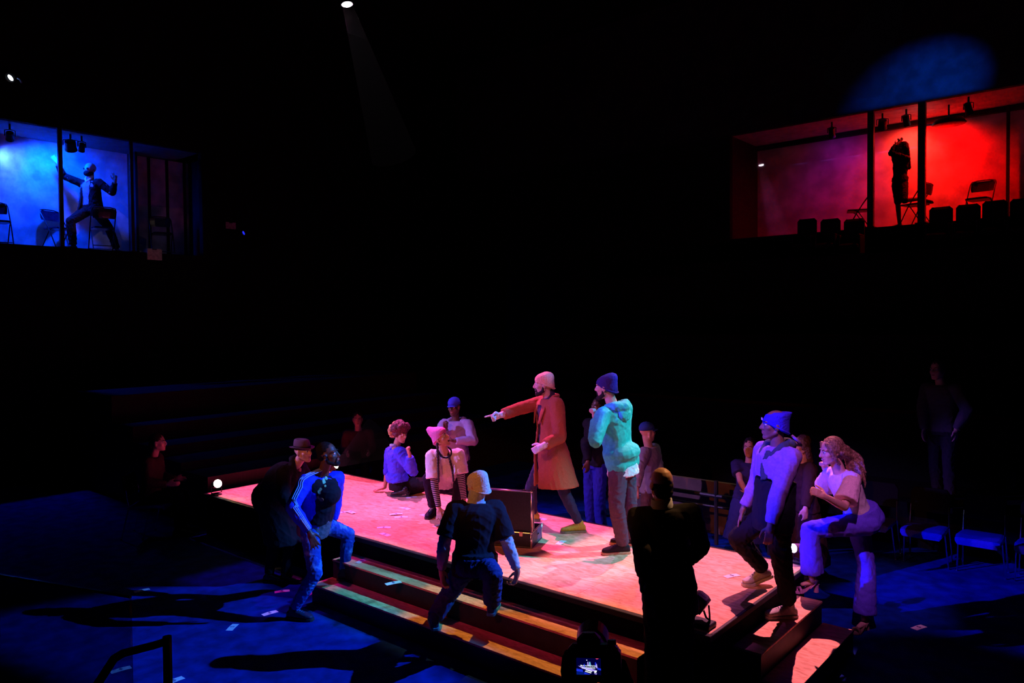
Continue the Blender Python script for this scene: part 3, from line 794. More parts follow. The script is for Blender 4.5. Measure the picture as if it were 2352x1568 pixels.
def body_mesh(b, root, tone, open_mouth=False, voxel=.0075):
    mb = MB(); b.skin(mb, open_mouth); return mb.blob('body', SKINS[tone], root, voxel, 2)
def garment(b, root, name, m, fn, voxel=.010, wr=.006, ws=.07, seed=0, it=3):
    mb = MB(); fn(mb); return mb.blob(name, m, root, voxel, it, wr, ws, seed)
def glove(b, root, side, m, rad=1.14, name='glove'):
    hd = b.hand[side]; mb = MB(); hand_prims(mb, b.wr[side], hd[0], hd[1], side == 'L', hd[2], b.k, rad)
    mb.cap(b.wr[side]-nrm(b.wr[side]-b.el[side])*.05, .036*b.k, b.wr[side], .034*b.k)
    return mb.blob(name, m, root, .006, 2)
def hem_ring(b, q, rx, ry):
    L = np.linalg.norm(b.neck-b.hip); f = min(1, max(0, q)); sd = nrm(b.hl*(1-f)+b.cl*f); sd = nrm(sd-b.up*(sd @ b.up)); fr = np.cross(sd, b.up)
    return b.hip+b.up*L*q, sd*rx, fr*ry
def shoes(b, root, um, sm, lace=None, boot=0.0, pitch=(0, 0)):
    for i, a in enumerate('LR'):
        if a in b.an: shoe(b.an[a], b.toe[a], b.gz[a], root, um, sm, b.k, 'boot' if boot else 'shoe', boot, pitch[i], lace)
def hood_down(b, root, m, name='hood', s=1.0):
    nk, l, f, u = b.neck, b.cl, b.cfr, b.up; mb = MB()
    pts = [nk+l*.085+f*.075-u*.045, nk+l*.105+f*.0-u*.0, nk+l*.085-f*.085+u*.005, nk-f*.125-u*.02, nk-l*.085-f*.085+u*.005, nk-l*.105+f*.0-u*.0, nk-l*.085+f*.075-u*.045]
    mb.chain(pts, [.022*s, .036*s, .047*s, .055*s, .047*s, .036*s, .022*s])
    mb.ell(nk-f*.120-u*.085, l*.085*s, f*.045*s, u*.075*s)
    return mb.blob(name, m, root, .008, 3, .005, .05)

# ---------------------------------------------------------------- man in the brown overcoat
def coat_man():
    D = 8.2
    b = Body(1.0, at(1264, 1034, D), at(1262, 915, D), face(-.95, -.3), face(-.92, -.38), at(1249, 882, D-.02), face(-1, .08, -.08), up_v(-.12))
    b.arm('L', (1287, 1003, -1), (1247, 1024, -1), (face(-.8, .1, -.45), face(-.3, .2, .9), 'cup'))
    b.arm('R', (1194, 938, -1), (1150, 953, -1), (face(-1, -.1, -.28), face(0, -.2, 1), 'point'))
    b.leg('L', (1294, 1126, -1), onz(1331, 1203, STAGE+.09), face(-1, -.12), STAGE)
    b.leg('R', (1219, 1120, 1), onz(1226, 1178, STAGE+.09), face(-1, .1), STAGE)
    b.report('coat')
    r = person('bearded man in a brown overcoat pointing with a gloved hand', onz(1285, 1210, STAGE))
    body_mesh(b, r, 'light', True, .007)
    face_parts(b, r, 'open', beard=fab('dark beard', (.03, .018, .015)))
    garment(b, r, 'sweater', fab('plum black sweater', (.05, .035, .06)), lambda m: (b.top(m, .010, .55, lo=-.05), m.cap(b.neck-b.up*.02, .068, b.neck+b.up*.055, .064)))
    garment(b, r, 'trousers', fab('dark blue jeans', (.028, .03, .075)), lambda m: b.trousers(m, .008, .95), wr=.006)
    cm = fab('brown wool coat', (.40, .105, .05), scale=120, bump=.2)
    def coat(m):
        b.top(m, .026, .93, lo=.80, arm_g=.027, cuff=.014)
        rings = []
        for q, rx, ry in ((.97, .125, .10), (.88, .190, .128), (.72, .195, .142), (.45, .175, .140), (.2, .185, .155)):
            rings.append(hem_ring(b, q, rx, ry))
        hc = at(1278, 1116, D+.02); c0, sx, sy = hem_ring(b, .0, .205, .185); s2, f2 = nrm(sx), nrm(sy)
        c0 = c0 - f2*.01
        rings.append((c0, s2*.205, f2*.19)); rings.append((c0*.5+hc*.5, s2*.225, f2*.215)); rings.append((hc, s2*.245, f2*.25))
        shell(m, rings, .28, .024)
    o = garment(b, r, 'overcoat', cm, coat, .010, .004, .10)
    # collar and lapels
    mb = MB(); nk, l, f, u = b.neck, b.cl, b.cfr, b.up
    mb.chain([nk+l*.078+f*.06-u*.035, nk+l*.088-f*.01+u*.02, nk+l*.05-f*.075+u*.03, nk-l*.05-f*.075+u*.03, nk-l*.088-f*.01+u*.02, nk-l*.078+f*.06-u*.035], [.016, .024, .026, .026, .024, .016])
    for s_ in (1, -1):
        P = lambda x, y, z: nk+l*x*s_+f*y+u*z
        mb.loft([np.array([P(.075, .075, -.03), P(.110, .085, -.05), P(.112, .10, -.05), P(.075, .09, -.03)]), np.array([P(.06, .128, -.13), P(.125, .115, -.12), P(.125, .13, -.12), P(.06, .145, -.13)]),
                 np.array([P(.05, .155, -.26), P(.07, .15, -.27), P(.07, .165, -.27), P(.05, .17, -.26)])])
    mb.blob('collar', cm, o, .007, 2)
    for s_, px in (('L', 0), ('R', 0)):
        d = nrm(b.wr[s_]-b.el[s_]); a_, b2 = frame_from(d, -FH)
        c = b.el[s_]+(b.wr[s_]-b.el[s_])*.74
        MB().ell(c-FH*.052+Z*.012, RH*.009, Z*.009, FH*.004, 10, 5).build('cuff_button', mat('pale button', (.6, .55, .7), .3), o, world=True)
    gm_ = fab('pale wool glove', (.78, .74, .72), bump=.4)
    glove(b, r, 'L', gm_); glove(b, r, 'R', gm_)
    beanie(b, r, fab('cream knit cap', (.82, .43, .26), bump=.5, scale=90), slouch=(0, -.025, .004))
    shoes(b, r, fab('yellow green suede', (.42, .42, .05)), mat('olive rubber sole', (.22, .24, .12), .7), lace=fab('brown laces', (.35, .16, .05)))
def up_v(a, c=0.0): return Z + RH*a + FH*c
coat_man()

# ---------------------------------------------------------------- man in the green hoodie
def hoodie_man():
    D = 7.5
    b = Body(1.02, at(1428, 1060, D), at(1409, 932, D), face(-.85, .5), face(-.72, .70), at(1392, 889, D+.02), face(-.86, .5, -.05))
    b.arm('L', (1367, 1012, -1), (1367, 962, 1), (face(-.12, .15, 1), face(.5, .9, .2), 'fist'))
    b.arm('R', (1425, 1020, 1), (1392, 975, 1), (face(-.3, .1, .9), face(-.6, -.6, 0), 'fist'))
    b.leg('L', (1416, 1163, -1), onz(1431, 1250, STAGE+.09), face(-1, -.12), STAGE)
    b.leg('R', (1446, 1160, 1), onz(1449, 1232, STAGE+.09), face(-1, .3), STAGE)
    b.report('hoodie')
    r = person('man in a mint green hoodie and navy knit cap, seen from behind', onz(1430, 1262, STAGE))
    body_mesh(b, r, 'light', False, .007)
    face_parts(b, r, beard=fab('black beard', (.02, .015, .015)))
    gm_ = fab('mint fleece', (.06, .52, .38), scale=40)
    def hd(m):
        b.top(m, .026, .96, lo=-.06, arm_g=.024, cuff=.004, belly=.02)
        c, s_, f_ = hem_ring(b, .16, .2, .17); s_, f_ = nrm(s_), nrm(f_)
        m.ell(c-f_*.055, s_*.20, f_*.135, b.up*.11)
        m.ell(c+s_*.05+f_*.03, s_*.15, f_*.13, b.up*.12)
        c2 = hem_ring(b, -.05, .2, .17)[0]; m.cap(c2+s_*.10, .115, c2-s_*.10-f_*.03+b.up*.03, .115)
    o = garment(b, r, 'hoodie', gm_, hd, .010, .007, .12, 5)
    hood_down(b, r, gm_, s=1.1)
    def ut(m):
        m.tube([hem_ring(b, q, rx, ry) for q, rx, ry in ((-.24, .196, .150), (-.2, .200, .152), (-.05, .19, .145))], 18)
    garment(b, r, 'undershirt', fab('white cotton tee', (.80, .76, .74)), ut, .009, .006, .05)
    garment(b, r, 'trousers', fab('aubergine jeans', (.10, .055, .085)), lambda m: b.trousers(m, .016, .97, .008), wr=.007, ws=.06, seed=2)
    beanie(b, r, fab('navy knit cap', (.035, .025, .16), bump=.5), slouch=(0, -.055, .012), up=.15)
    shoes(b, r, fab('black suede', (.025, .016, .022)), mat('tan crepe sole', (.55, .30, .16), .7), boot=.03, lace=fab('grey laces', (.12, .1, .14)))
hoodie_man()

# ---------------------------------------------------------------- curly haired woman seated on the stage
def curly():
    D = 10.15
    b = Body(.93, at(914, 1112, D), at(907, 1030, D), face(.8, .35), face(.72, .55), at(920, 997, D-.02), face(.72, -.60, -.12), male=False)
    b.arm('L', (890, 1080, 1), (884, 1119, 1), (face(-.75, -.1, -.25), face(.2, -1, .0), 'spread'))
    b.arm('R', (945, 1078, -1), (941, 1043, -1), (face(-.35, -.1, .9), face(-.6, .7, .1), 'fist'))
    b.leg('R', (968, 1122, -1), onz(930, 1128, STAGE+.07), face(-1, .2), STAGE)
    b.leg('L', (976, 1108, 1), onz(948, 1116, STAGE+.07), face(-.9, .4), STAGE)
    b.report('curly')
    r = person('curly-haired woman in a royal blue top sitting on the stage', onz(915, 1125, STAGE))
    body_mesh(b, r, 'tan', False, .0075); face_parts(b, r, 'smile')
    def tp(m):
        b.top(m, .028, .92, lo=.10, flare=.05, arms='R', arm_g=.036); b.top(m, .020, .62, lo=.34, arms='L', arm_g=.020)
        m.cap(b.el['R'], .075, b.el['R']-b.up*.03+RH*.02, .07)
        m.ell(b.hip+b.up*.10-b.cfr*.02, b.cl*.17, b.cfr*.14, b.up*.10)
    garment(b, r, 'blouse', fab('royal blue cotton', (.07, .07, .85)), tp, .009, .009, .08, 3)
    garment(b, r, 'trousers', fab('black trousers', (.010, .009, .014)), lambda m: b.trousers(m, .016, .97), wr=.006)
    rg = np.random.RandomState(4); bl = []
    for _ in range(60):
        v = nrm(rg.normal(size=3)); 
        if v[1] > .25 and v[2] < .35: continue
        bl.append(((v[0]*.118, -.02+v[1]*.100, .075+v[2]*.100), .042))
    bl += [((0, -.02, .065), (.115, .115, .115))]
    hm = mat('auburn curls', (.10, .022, .03), .6, .5, 50, .6)
    hairball(b, r, hm, bl, 'curls', .007, .006, .02)
    bl = []
    for _ in range(26):
        v = nrm(rg.normal(size=3)); bl.append(((-.02+v[0]*.08, -.155+v[1]*.06, .030+v[2]*.10), .034))
    hairball(b, r, mat('blond curls', (.55, .33, .12), .6, .4, 50, .6), bl+[((-.01, -.14, .03), (.075, .065, .10))], 'ponytail', .007, .006, .02)
    shoes(b, r, BLACK_LEATHER, BLACK_SOLE)
    MB().path([b.neck+b.cl*.05+b.up*.045, b.neck-b.cfr*.055+b.up*.055, b.neck-b.cl*.05+b.up*.045], .022, 8).build('collar', fab('pale blue collar', (.4, .5, .6)), r, world=True, smooth=True)
curly()

# ---------------------------------------------------------------- woman with the pink cap on hands and feet
def pink_cap():
    D = 8.85
    b = Body(.96, at(1022, 1108, D+.42), at(1023, 1040, D-.02), face(.05, -1), face(.12, -1), at(1012, 1004, D-.06), face(.86, -.42, .30), male=False, hup=Z*1+RH*-.35)
    b.arm('R', (999, 1118, -1), (1008, 1165, 1), (face(.08, -.35, -.8), face(.9, -.2, .0), 'floor'))
    b.arm('L', (1060, 1104, -1), (1066, 1146, 1), (face(-.1, -.35, -.8), face(-.9, -.2, .0), 'floor'))
    b.leg('R', (984, 1098, -1), onz(994, 1166, STAGE+.09), face(-.25, -1), STAGE)
    b.leg('L', (1056, 1098, -1), onz(1046, 1160, STAGE+.09), face(.3, -1), STAGE)
    b.report('pink')
    r = person('crouching woman in a white tee, striped sleeves and pink knit cap', onz(1015, 1170, STAGE))
    body_mesh(b, r, 'light', True, .007); face_parts(b, r, 'open')
    wt = fab('white tee', (.80, .78, .80))
    def tee(m):
        b.top(m, .024, .36, lo=-.0, arm_g=.030, flare=.02, cuff=.012); 
        c = b.hip+b.up*np.linalg.norm(b.neck-b.hip)*.45
        m.ell(c-Z*.08-FH*.05, b.cl*.20, b.cfr*.13, b.up*.20); c3 = at(1024, 1078, D+.08); m.ell(c3, RH*.195, FH*.15, Z*.165); m.cap(b.sh['L']-Z*.05, .085, b.sh['R']-Z*.05, .085)
    garment(b, r, 'tee_shirt', wt, tee, .009, .006, .09, 1)
    for a in 'LR':
        ax = nrm(b.wr[a]-b.sh[a])
        sm = mat_stripes('black and white stripes %s' % a, (.012, .01, .02), (.62, .58, .68), ax, .0215, .68)
        def slv(m, a=a):
            s0 = b.sh[a]+(b.el[a]-b.sh[a])*.35
            m.cap(s0, .054, b.el[a], .045); sl_open(m, b.el[a], .045, b.el[a]+(b.wr[a]-b.el[a])*.96, .034)
        garment(b, r, 'striped_sleeve', sm, slv, .007, 0)
    MB().path([b.neck+b.cl*(.072*math.sin(t))+b.cfr*(.066*math.cos(t))+b.up*(.012-.018*math.cos(t)) for t in np.linspace(0, 2*PI, 17)], .011, 8).build('striped_collar', fab('dark collar', (.02, .015, .04)), r, world=True, smooth=True)
    garment(b, r, 'trousers', fab('black violet trousers', (.016, .010, .03)), lambda m: b.trousers(m, .016, .95), wr=.007)
    beanie(b, r, fab('pink knit cap', (.85, .22, .55), bump=.45), slouch=(0, -.10, .035), name='beanie', tilt=.25)
    hm = mat('dark plaits', (.03, .012, .025), .6, .4, 60, .5)
    for sx in (-1, 1):
        p0 = b.head.p(.075*sx, -.03, -.06); p1 = b.neck+b.cl*(-.085*sx)+b.cfr*.12-Z*.05
        p2 = p1-Z*.15+b.cfr*.03; mb = MB()
        for i in range(14):
            t = i/13; q = p0*(1-t)**2+2*p1*t*(1-t)+p2*t*t; mb.ell(q, RH*(.019-.005*t), FH*(.019-.005*t), Z*.023, 10, 6)
        mb.path([p0*(1-t)**2+2*p1*t*(1-t)+p2*t*t for t in np.linspace(0, 1, 9)], .012)
        mb.blob('plait', hm, r, .006, 1, .002, .015)
    shoes(b, r, fab('black boot canvas', (.018, .012, .03)), BLACK_SOLE, boot=.05, lace=fab('white laces', (.7, .65, .8)))
pink_cap()

# ---------------------------------------------------------------- man in cap behind the stage
def standing(label, k, D, hip, neck, head, fc, tone, top_m, tr_m, gz, armL, armR, hat=None, male=True, voxel=.011, sleeve=1.0, hairm=None, long_hair=False, hands=('relax', 'relax'), topname='jacket', spread=.10, dress=None, mouth='closed', hf=None, hface=None, lo=-.12):
    b = Body(k, at(*hip, D), at(*neck, D), hf if hf is not None else fc, fc, at(*head, D-.02), hface if hface is not None else fc, male=male)
    b.arm('L', armL[0], armL[1], (armL[2] if len(armL) > 2 else -Z, fc, hands[0]))
    b.arm('R', armR[0], armR[1], (armR[2] if len(armR) > 2 else -Z, fc, hands[1]))
    for a, s_ in (('L', 1), ('R', -1)):
        an = b.hip+b.hl*spread*s_+fc*(.03*s_-.03); an[2] = gz+.09
        kn = (b.hp[a]+an)/2+fc*.04
        b.leg(a, kn, an, fc+b.hl*s_*.2, gz)
    b.report(label[:24])
    base = b.hip.copy(); base[2] = gz
    r = person(label, base)
    body_mesh(b, r, tone, False, voxel); face_parts(b, r, mouth)
    garment(b, r, topname, top_m, lambda m: b.top(m, .026, sleeve, lo=lo), .011, .007, .09, 7)
    if dress is not None:
        garment(b, r, 'skirt', dress, lambda m: m.tube([hem_ring(b, .1, .165, .12), hem_ring(b, -.15, .19, .15), hem_ring(b, -.7, .23, .2), hem_ring(b, -1.2, .27, .24)], 20), .012, .008, .1)
    else:
        garment(b, r, 'trousers', tr_m, lambda m: b.trousers(m, .016, .98, .012), .011, .007, .08)
    shoes(b, r, BLACK_LEATHER, BLACK_SOLE)
    if hat == 'cap' or (hat and hat[0] == 'cap'): cap_hat(b, r, hat[1] if isinstance(hat, tuple) else fab('blue cap', (.05, .06, .4)))
    if hairm is not None:
        bl = [((0, -.025, .045), (.086, .100, .092)), ((.06, -.02, 0), (.032, .06, .06)), ((-.06, -.02, 0), (.032, .06, .06)), ((0, -.075, -.02), (.07, .045, .07))]
        if long_hair:
            for i in range(7): bl += [((sx*(.07-.004*i), -.045-.012*i, -.03-.045*i), (.036, .045, .045)) for sx in (-1, 0, 1)]
        hairball(b, r, hairm, bl, 'hair', .010, .006, .03)
    return b, r
def cap_hat(b, root, m, back=False):
    h = b.head; k = h.k; mb = MB()
    mb.tube([(h.p(0, -.012, .035), h.d(.084, 0, 0), h.d(0, .106, .006)), (h.p(0, -.012, .075), h.d(.082, 0, 0), h.d(0, .102, 0)), (h.p(0, -.014, .110), h.d(.066, 0, 0), h.d(0, .082, 0)), (h.p(0, -.016, .130), h.d(.035, 0, 0), h.d(0, .044, 0)), (h.p(0, -.016, .135), h.d(.008, 0, 0), h.d(0, .01, 0))], 20)
    o = mb.build('cap', m, root, smooth=True, world=True)
    vb = MB(); s_ = -1 if back else 1; rows = []
    for t in np.linspace(-1, 1, 9):
        x = .070*t; y0 = (.092*math.sqrt(max(0, 1-t*t*.75))-.012); y1 = y0+.068*math.sqrt(max(0.02, 1-t*t)); z = .040-.012*t*t
        rows.append([h.p(x, s_*y0, z), h.p(x, s_*y1, z-.012), h.p(x, s_*y1, z-.007), h.p(x, s_*y0, z+.006)])
    vb.loft([np.array(q) for q in rows]); vb.build('brim', m, o, world=True)
    MB().ell(h.p(0, -.016, .136), h.d(.009, 0, 0), h.d(0, .009, 0), h.d(0, 0, .005), 8, 5).build('cap_button', m, o, world=True)
    return o
b_, r_ = standing('man in a blue cap and grey hoodie standing behind the stage with folded arms', 1.0, 10.5, (1049, 1052), (1047, 966), (1043, 934), face(-.35, -1), 'dark',
    fab('heather grey hoodie', (.36, .30, .50)), fab('charcoal trousers', (.03, .025, .04)), 0.0,
    ((1087, 1012, -1), (1046, 1012, -1), face(-1, .1, .1)), ((1004, 1014, -1), (1024, 985, -1), face(.2, -.2, .9)), ('cap', fab('cobalt cap', (.05, .06, .55))), voxel=.009, hands=('fist', 'fist'), topname='hoodie', hface=face(-.35, -.9, -.12))
hood_down(b_, r_, fab('heather grey hoodie', (.36, .30, .50)))

# ---------------------------------------------------------------- man in the blue track jacket, lunging up the steps
def blue_man():
    D = 7.62
    b = Body(1.0, at(722, 1202, D), at(741, 1090, D-.06), face(1, -.25), face(.72, -.70), at(754, 1043, D-.10), face(1, -.12, .10))
    b.arm('R', (671, 1165, -1), (711, 1222, -1), (face(.42, -.1, -.95), face(.8, .3, .3), 'spread'))
    b.arm('L', (772, 1140, 1), (768, 1195, 1), (face(.2, .2, -.9), face(.6, -.6, 0), 'relax'))
    b.leg('L', (800, 1226, -1), onz(790, 1312, .19+.09), face(1, -.05), .19)
    b.leg('R', (724, 1316, -1), onz(674, 1400, .09), face(1, -.25), 0.0)
    b.report('blue')
    r = person('man in a blue three-stripe track jacket lunging from the floor onto the steps', onz(690, 1425, 0))
    body_mesh(b, r, 'dark', False, .007); face_parts(b, r, beard=fab('black short beard', (.012, .010, .010)))
    vest = fab('black vest', (.010, .012, .020))
    def vs(m):
        b.top(m, .020, .3, lo=.05, arms='', belly=.05)
        c = b.hip+b.up*.36+b.cfr*.13
        m.ell(c+b.cl*.02, b.cl*.13, b.cfr*.115, b.up*.12); m.ell(b.hip+b.up*.20+b.cfr*.06, b.cl*.14, b.cfr*.13, b.up*.14)
    v = garment(b, r, 'vest', vest, vs, .009, .003, .08)
    def ut(m): m.tube([hem_ring(b, q, rx, ry) for q, rx, ry in ((-.22, .175, .155), (-.1, .185, .165), (.12, .172, .17), (.25, .16, .165))], 18)
    garment(b, r, 'undershirt', fab('grey green tee', (.10, .14, .16)), ut, .009, .005, .06)
    # printed spots on the vest (flat print, a hair proud of the cloth)
    gp_ = mat('green print', (.25, .95, .35), .6, .3, 40, 0); op_ = mat('orange print', (.55, .22, .03), .6, .3, 40, 0)
    dg = bpy.context.evaluated_depsgraph_get(); dg.update(); off = Vector(worldoff(v))
    for px, py, rx, ry, m in ((744, 1106, 3.4, 6.5, gp_), (749, 1098, 3, 3.6, gp_), (735, 1127, 4.2, 6.2, gp_), (747, 1116, 2, 2.6, gp_), (738, 1147, 5, 4, op_), (731, 1142, 3, 3, op_)):
        d = ray(px, py); ok, loc, no, _ = v.ray_cast(Vector(CAM)-off, Vector(d))
        if not ok: continue
        loc = np.array(loc+off); no = np.array(no); a_, b2 = frame_from(no); s_ = depth(loc)/FOC*1.25
        MB().tube([(loc-no*.006, a_*rx*s_, b2*ry*s_), (loc+no*.003, a_*rx*s_, b2*ry*s_)], 14).build('printed_spot', m, v, world=True)
    jm = fab('royal blue track jacket', (.015, .045, .80), rough=.6)
    def jk(m):
        b.top(m, .022, .97, lo=.94, arm_g=.022)
        rings = [hem_ring(b, q, rx, ry) for q, rx, ry in ((.97, .115, .095), (.88, .188, .128), (.7, .20, .16), (.42, .185, .165), (.15, .18, .17), (0.02, .175, .17))]
        shell(m, rings, .75, .022)
    j = garment(b, r, 'track_jacket', jm, jk, .009, .005, .08)
    st_ = fab('pale stripe', (.35, .55, .85), rough=.6)
    for q in (-1, 0, 1):
        mb = MB(); pts = []; nn = b.neck+b.up*.005
        for t in np.linspace(0, 1, 22):
            if t < .22: p_ = nn*(1-t/.22)+b.sh['R']*(t/.22); ax = b.sh['R']-nn; rr = .075
            elif t < .6: u_ = (t-.22)/.38; p_ = b.sh['R']*(1-u_)+b.el['R']*u_; ax = b.el['R']-b.sh['R']; rr = .079-.011*u_
            else: u_ = (t-.6)/.4; p_ = b.el['R']*(1-u_)+b.wr['R']*u_*.93+b.el['R']*u_*.07; ax = b.wr['R']-b.el['R']; rr = .066-.019*u_
            ax = nrm(ax); o_ = nrm(-FH*.75+Z*(.8 if t < .3 else .0)+RH*(.75 if t > .55 else -.1)); o_ = nrm(o_-ax*(o_ @ ax)); s_ = np.cross(ax, o_)
            pts.append(p_+nrm(o_+s_*.27*q)*rr)
        mb.path(pts, .0062, 8); mb.build('stripe', st_, j, world=True, smooth=True)
    jn = fab('bleached blue jeans', (.01, .07, .38), scale=9, var=.2, col2=(.10, .38, .75), ramp=(.52, .66), rough=.8)
    garment(b, r, 'trousers', jn, lambda m: b.trousers(m, .012, .96), wr=.007, ws=.05)
    hairball(b, r, fab('cropped black hair', (.01, .009, .009), bump=.6, scale=120), [((0, -.028, .050), (.080, .095, .082)), ((0, -.06, 0), (.066, .055, .07))], 'hair', .007, .002, .02)
    MB().path([b.head.p(.088, -.004+.017*math.cos(t), -.012+.024*math.sin(t)) for t in np.linspace(0, 2*PI, 15)], .0035, 6).build('earring', CHROME, r, world=True)
    shoes(b, r, fab('dark blue trainer leather', (.02, .03, .06), rough=.4), BLACK_SOLE, lace=fab('blue laces', (.1, .2, .5)))
blue_man()

# ---------------------------------------------------------------- stooping figure with the hat
def hat_person():
    D = 8.35
    b = Body(.97, at(628, 1150, D), at(677, 1072, D-.05), face(1, -.2), face(.95, -.3), at(696, 1037, D-.1), face(.92, -.45, .05), hup=Z+RH*.05)
    b.arm('R', (652, 1140, -1), (684, 1180, -1), (face(.4, 0, -.9), face(.8, 0, .4), 'relax'))
    b.arm('L', (715, 1120, 1), (722, 1165, 1), (face(.3, 0, -.9), face(.6, -.6, 0), 'relax'))
    for a, s_, px in (('R', -1, 618), ('L', 1, 655)):
        b.leg(a, (px+14, 1232, 1), onz(px, 1318, .09), face(1, -.2), 0.0)
    b.report('hat')
    r = person('stooping person in a black coat and narrow-brimmed hat behind the blue jacket', onz(636, 1325, 0))
    body_mesh(b, r, 'light', False, .0075); face_parts(b, r)
    cm = fab('black coat cloth', (.012, .011, .013))
    def ct(m):
        b.top(m, .034, .95, lo=-.06, arm_g=.03, belly=.02)
        m.ell(b.hip-b.cfr*.05, b.cl*.20, b.cfr*.21, b.up*.2); m.ell(b.hip*.5+b.neck*.5-b.cfr*.10, b.cl*.19, b.cfr*.13, b.up*.22)
        nk, l, f, u = b.neck, b.cl, b.cfr, b.up
        m.chain([nk+l*.07+f*.07-u*.02, nk+l*.085-f*.01+u*.05, nk+l*.05-f*.06+u*.075, nk-l*.05-f*.06+u*.075, nk-l*.085-f*.01+u*.05, nk-l*.07+f*.07-u*.02], [.03, .036, .038, .038, .036, .03])
        h2 = (b.kn['L']+b.kn['R'])/2; d = h2-b.hip
        m.tube([(b.hip, b.hl*.20, b.hfv*.17), (b.hip+d*.6, b.hl*.22, b.hfv*.2), (b.hip+d*1.15, b.hl*.24, b.hfv*.22)], 18)
    o = garment(b, r, 'coat', cm, ct, .010, .006, .1)
    MB().ell(b.neck+b.cfr*.145-b.up*.20-b.cl*.03, RH*.010, Z*.010, FH*.006, 10, 5).build('coat_button', CHROME, o, world=True)
    garment(b, r, 'shirt', fab('wine shirt', (.40, .16, .2)), lambda m: (m.ell(b.neck+b.cfr*.065-b.up*.07, b.cl*.045, b.cfr*.03, b.up*.11)), .007, .002)
    garment(b, r, 'trousers', DARK_TR, lambda m: b.trousers(m, .014, .98), wr=.006)
    h = b.head; fm = fab('dark brown felt', (.09, .055, .07), bump=.2)
    mb = MB(); T = lambda z, rx, ry: (h.p(0, -.012, z), h.d(rx, 0, 0), h.d(0, ry, -.01))
    mb.tube([T(.045, .084, .106), T(.085, .081, .102), T(.125, .074, .094), T(.140, .064, .082), (h.p(0, -.012, .143), h.d(.040, 0, 0), h.d(0, .055, 0)), (h.p(0, -.012, .130), h.d(.012, 0, 0), h.d(0, .035, 0))], 24)
    ho = mb.build('hat', fm, r, smooth=True, world=True)
    mb = MB(); n = 28; ang = np.arange(n)*2*PI/n
    rows = []
    for rx, ry, dz in ((.080, .102, .040), (.112, .137, .036), (.124, .150, .046), (.124, .150, .050), (.112, .137, .041), (.080, .102, .047)):
        rows.append(np.array([h.p(math.cos(a)*rx, -.012+math.sin(a)*ry, dz+.012*abs(math.cos(a))-.008*math.sin(a)) for a in ang]))
    mb.loft(rows, False); mb.build('brim', fm, ho, smooth=True, world=True)
    mb = MB(); mb.tube([T(.048, .0855, .1075), T(.068, .0845, .106)], 24, cap=False); mb.build('hat_band', fab('black ribbon', (.01, .01, .01)), ho, world=True)
    shoes(b, r, BLACK_LEATHER, BLACK_SOLE)
hat_person()

# ---------------------------------------------------------------- man with the cream knit cap, crouching on the steps, back to us
def cream_man():
    D = 6.6
    b = Body(1.0, at(1090, 1298, D-.05), at(1093, 1154, D), face(-.1, 1), face(-.25, .97), at(1097, 1115, D+.03), face(-.75, .60, -.15), hup=Z-FH*.1)
    b.arm('L', (1020, 1246, -1), (1014, 1312, 1), (face(.1, .2, -1), face(.3, 1, 0), 'relax'))
    b.arm('R', (1166, 1248, -1), (1189, 1312, 1), (face(-.25, .1, -1), face(-.3, 1, .1), 'cup'))
    b.leg('L', (1030, 1366, 1), onz(998, 1418, .19+.09), face(-.2, 1), .19)
    b.leg('R', (1132, 1318, 1), onz(1130, 1384, .38+.09), face(.15, 1), .38)
    b.report('cream')
    r = person('man in a black tee and cream knit cap crouching on the front steps', onz(1060, 1430, .19))
    body_mesh(b, r, 'light', False, .007); face_parts(b, r)
    garment(b, r, 'long_sleeved_shirt', fab('pale blue long sleeved shirt', (.45, .52, .62)), lambda m: (b.top(m, .010, .97, lo=-.0, arm_g=.014), m.cap(b.neck-b.up*.03, .082, b.neck+b.up*.075-b.cfr*.01, .070)), wr=.006, ws=.04)
    def tee(m):
        b.top(m, .034, .42, lo=-.12, arm_g=.026, cuff=.008, belly=.02)
        m.tube([hem_ring(b, q, rx, ry) for q, rx, ry in ((-.16, .205, .165), (.2, .2, .16))], 18)
        m.ell(b.neck-b.up*.10-b.cfr*.03, b.cl*.19, b.cfr*.11, b.up*.10)
    garment(b, r, 'tee_shirt', fab('black tee', (.012, .012, .022)), tee, .010, .006, .1)
    garment(b, r, 'trousers', fab('blue work trousers', (.022, .035, .16)), lambda m: b.trousers(m, .022, .96, .012, seat=.05), wr=.009, ws=.06)
    MB().path([np.asarray(hem_ring(b, -.06, .19, .15)[0])+hem_ring(b, -.06, .19, .15)[1]*math.cos(t)+hem_ring(b, -.06, .19, .15)[2]*math.sin(t) for t in np.linspace(0, 2*PI, 25)], .018, 8).build('belt', fab('dark belt', (.03, .028, .026)), r, world=True, smooth=True)
    beanie(b, r, fab('cream ribbed knit', (.72, .70, .62), bump=.7, scale=70), slouch=(0, -.03, .006), low=-.015)
    shoes(b, r, fab('navy trainer', (.02, .05, .12)), mat('teal sole', (.05, .35, .4), .6))
cream_man()

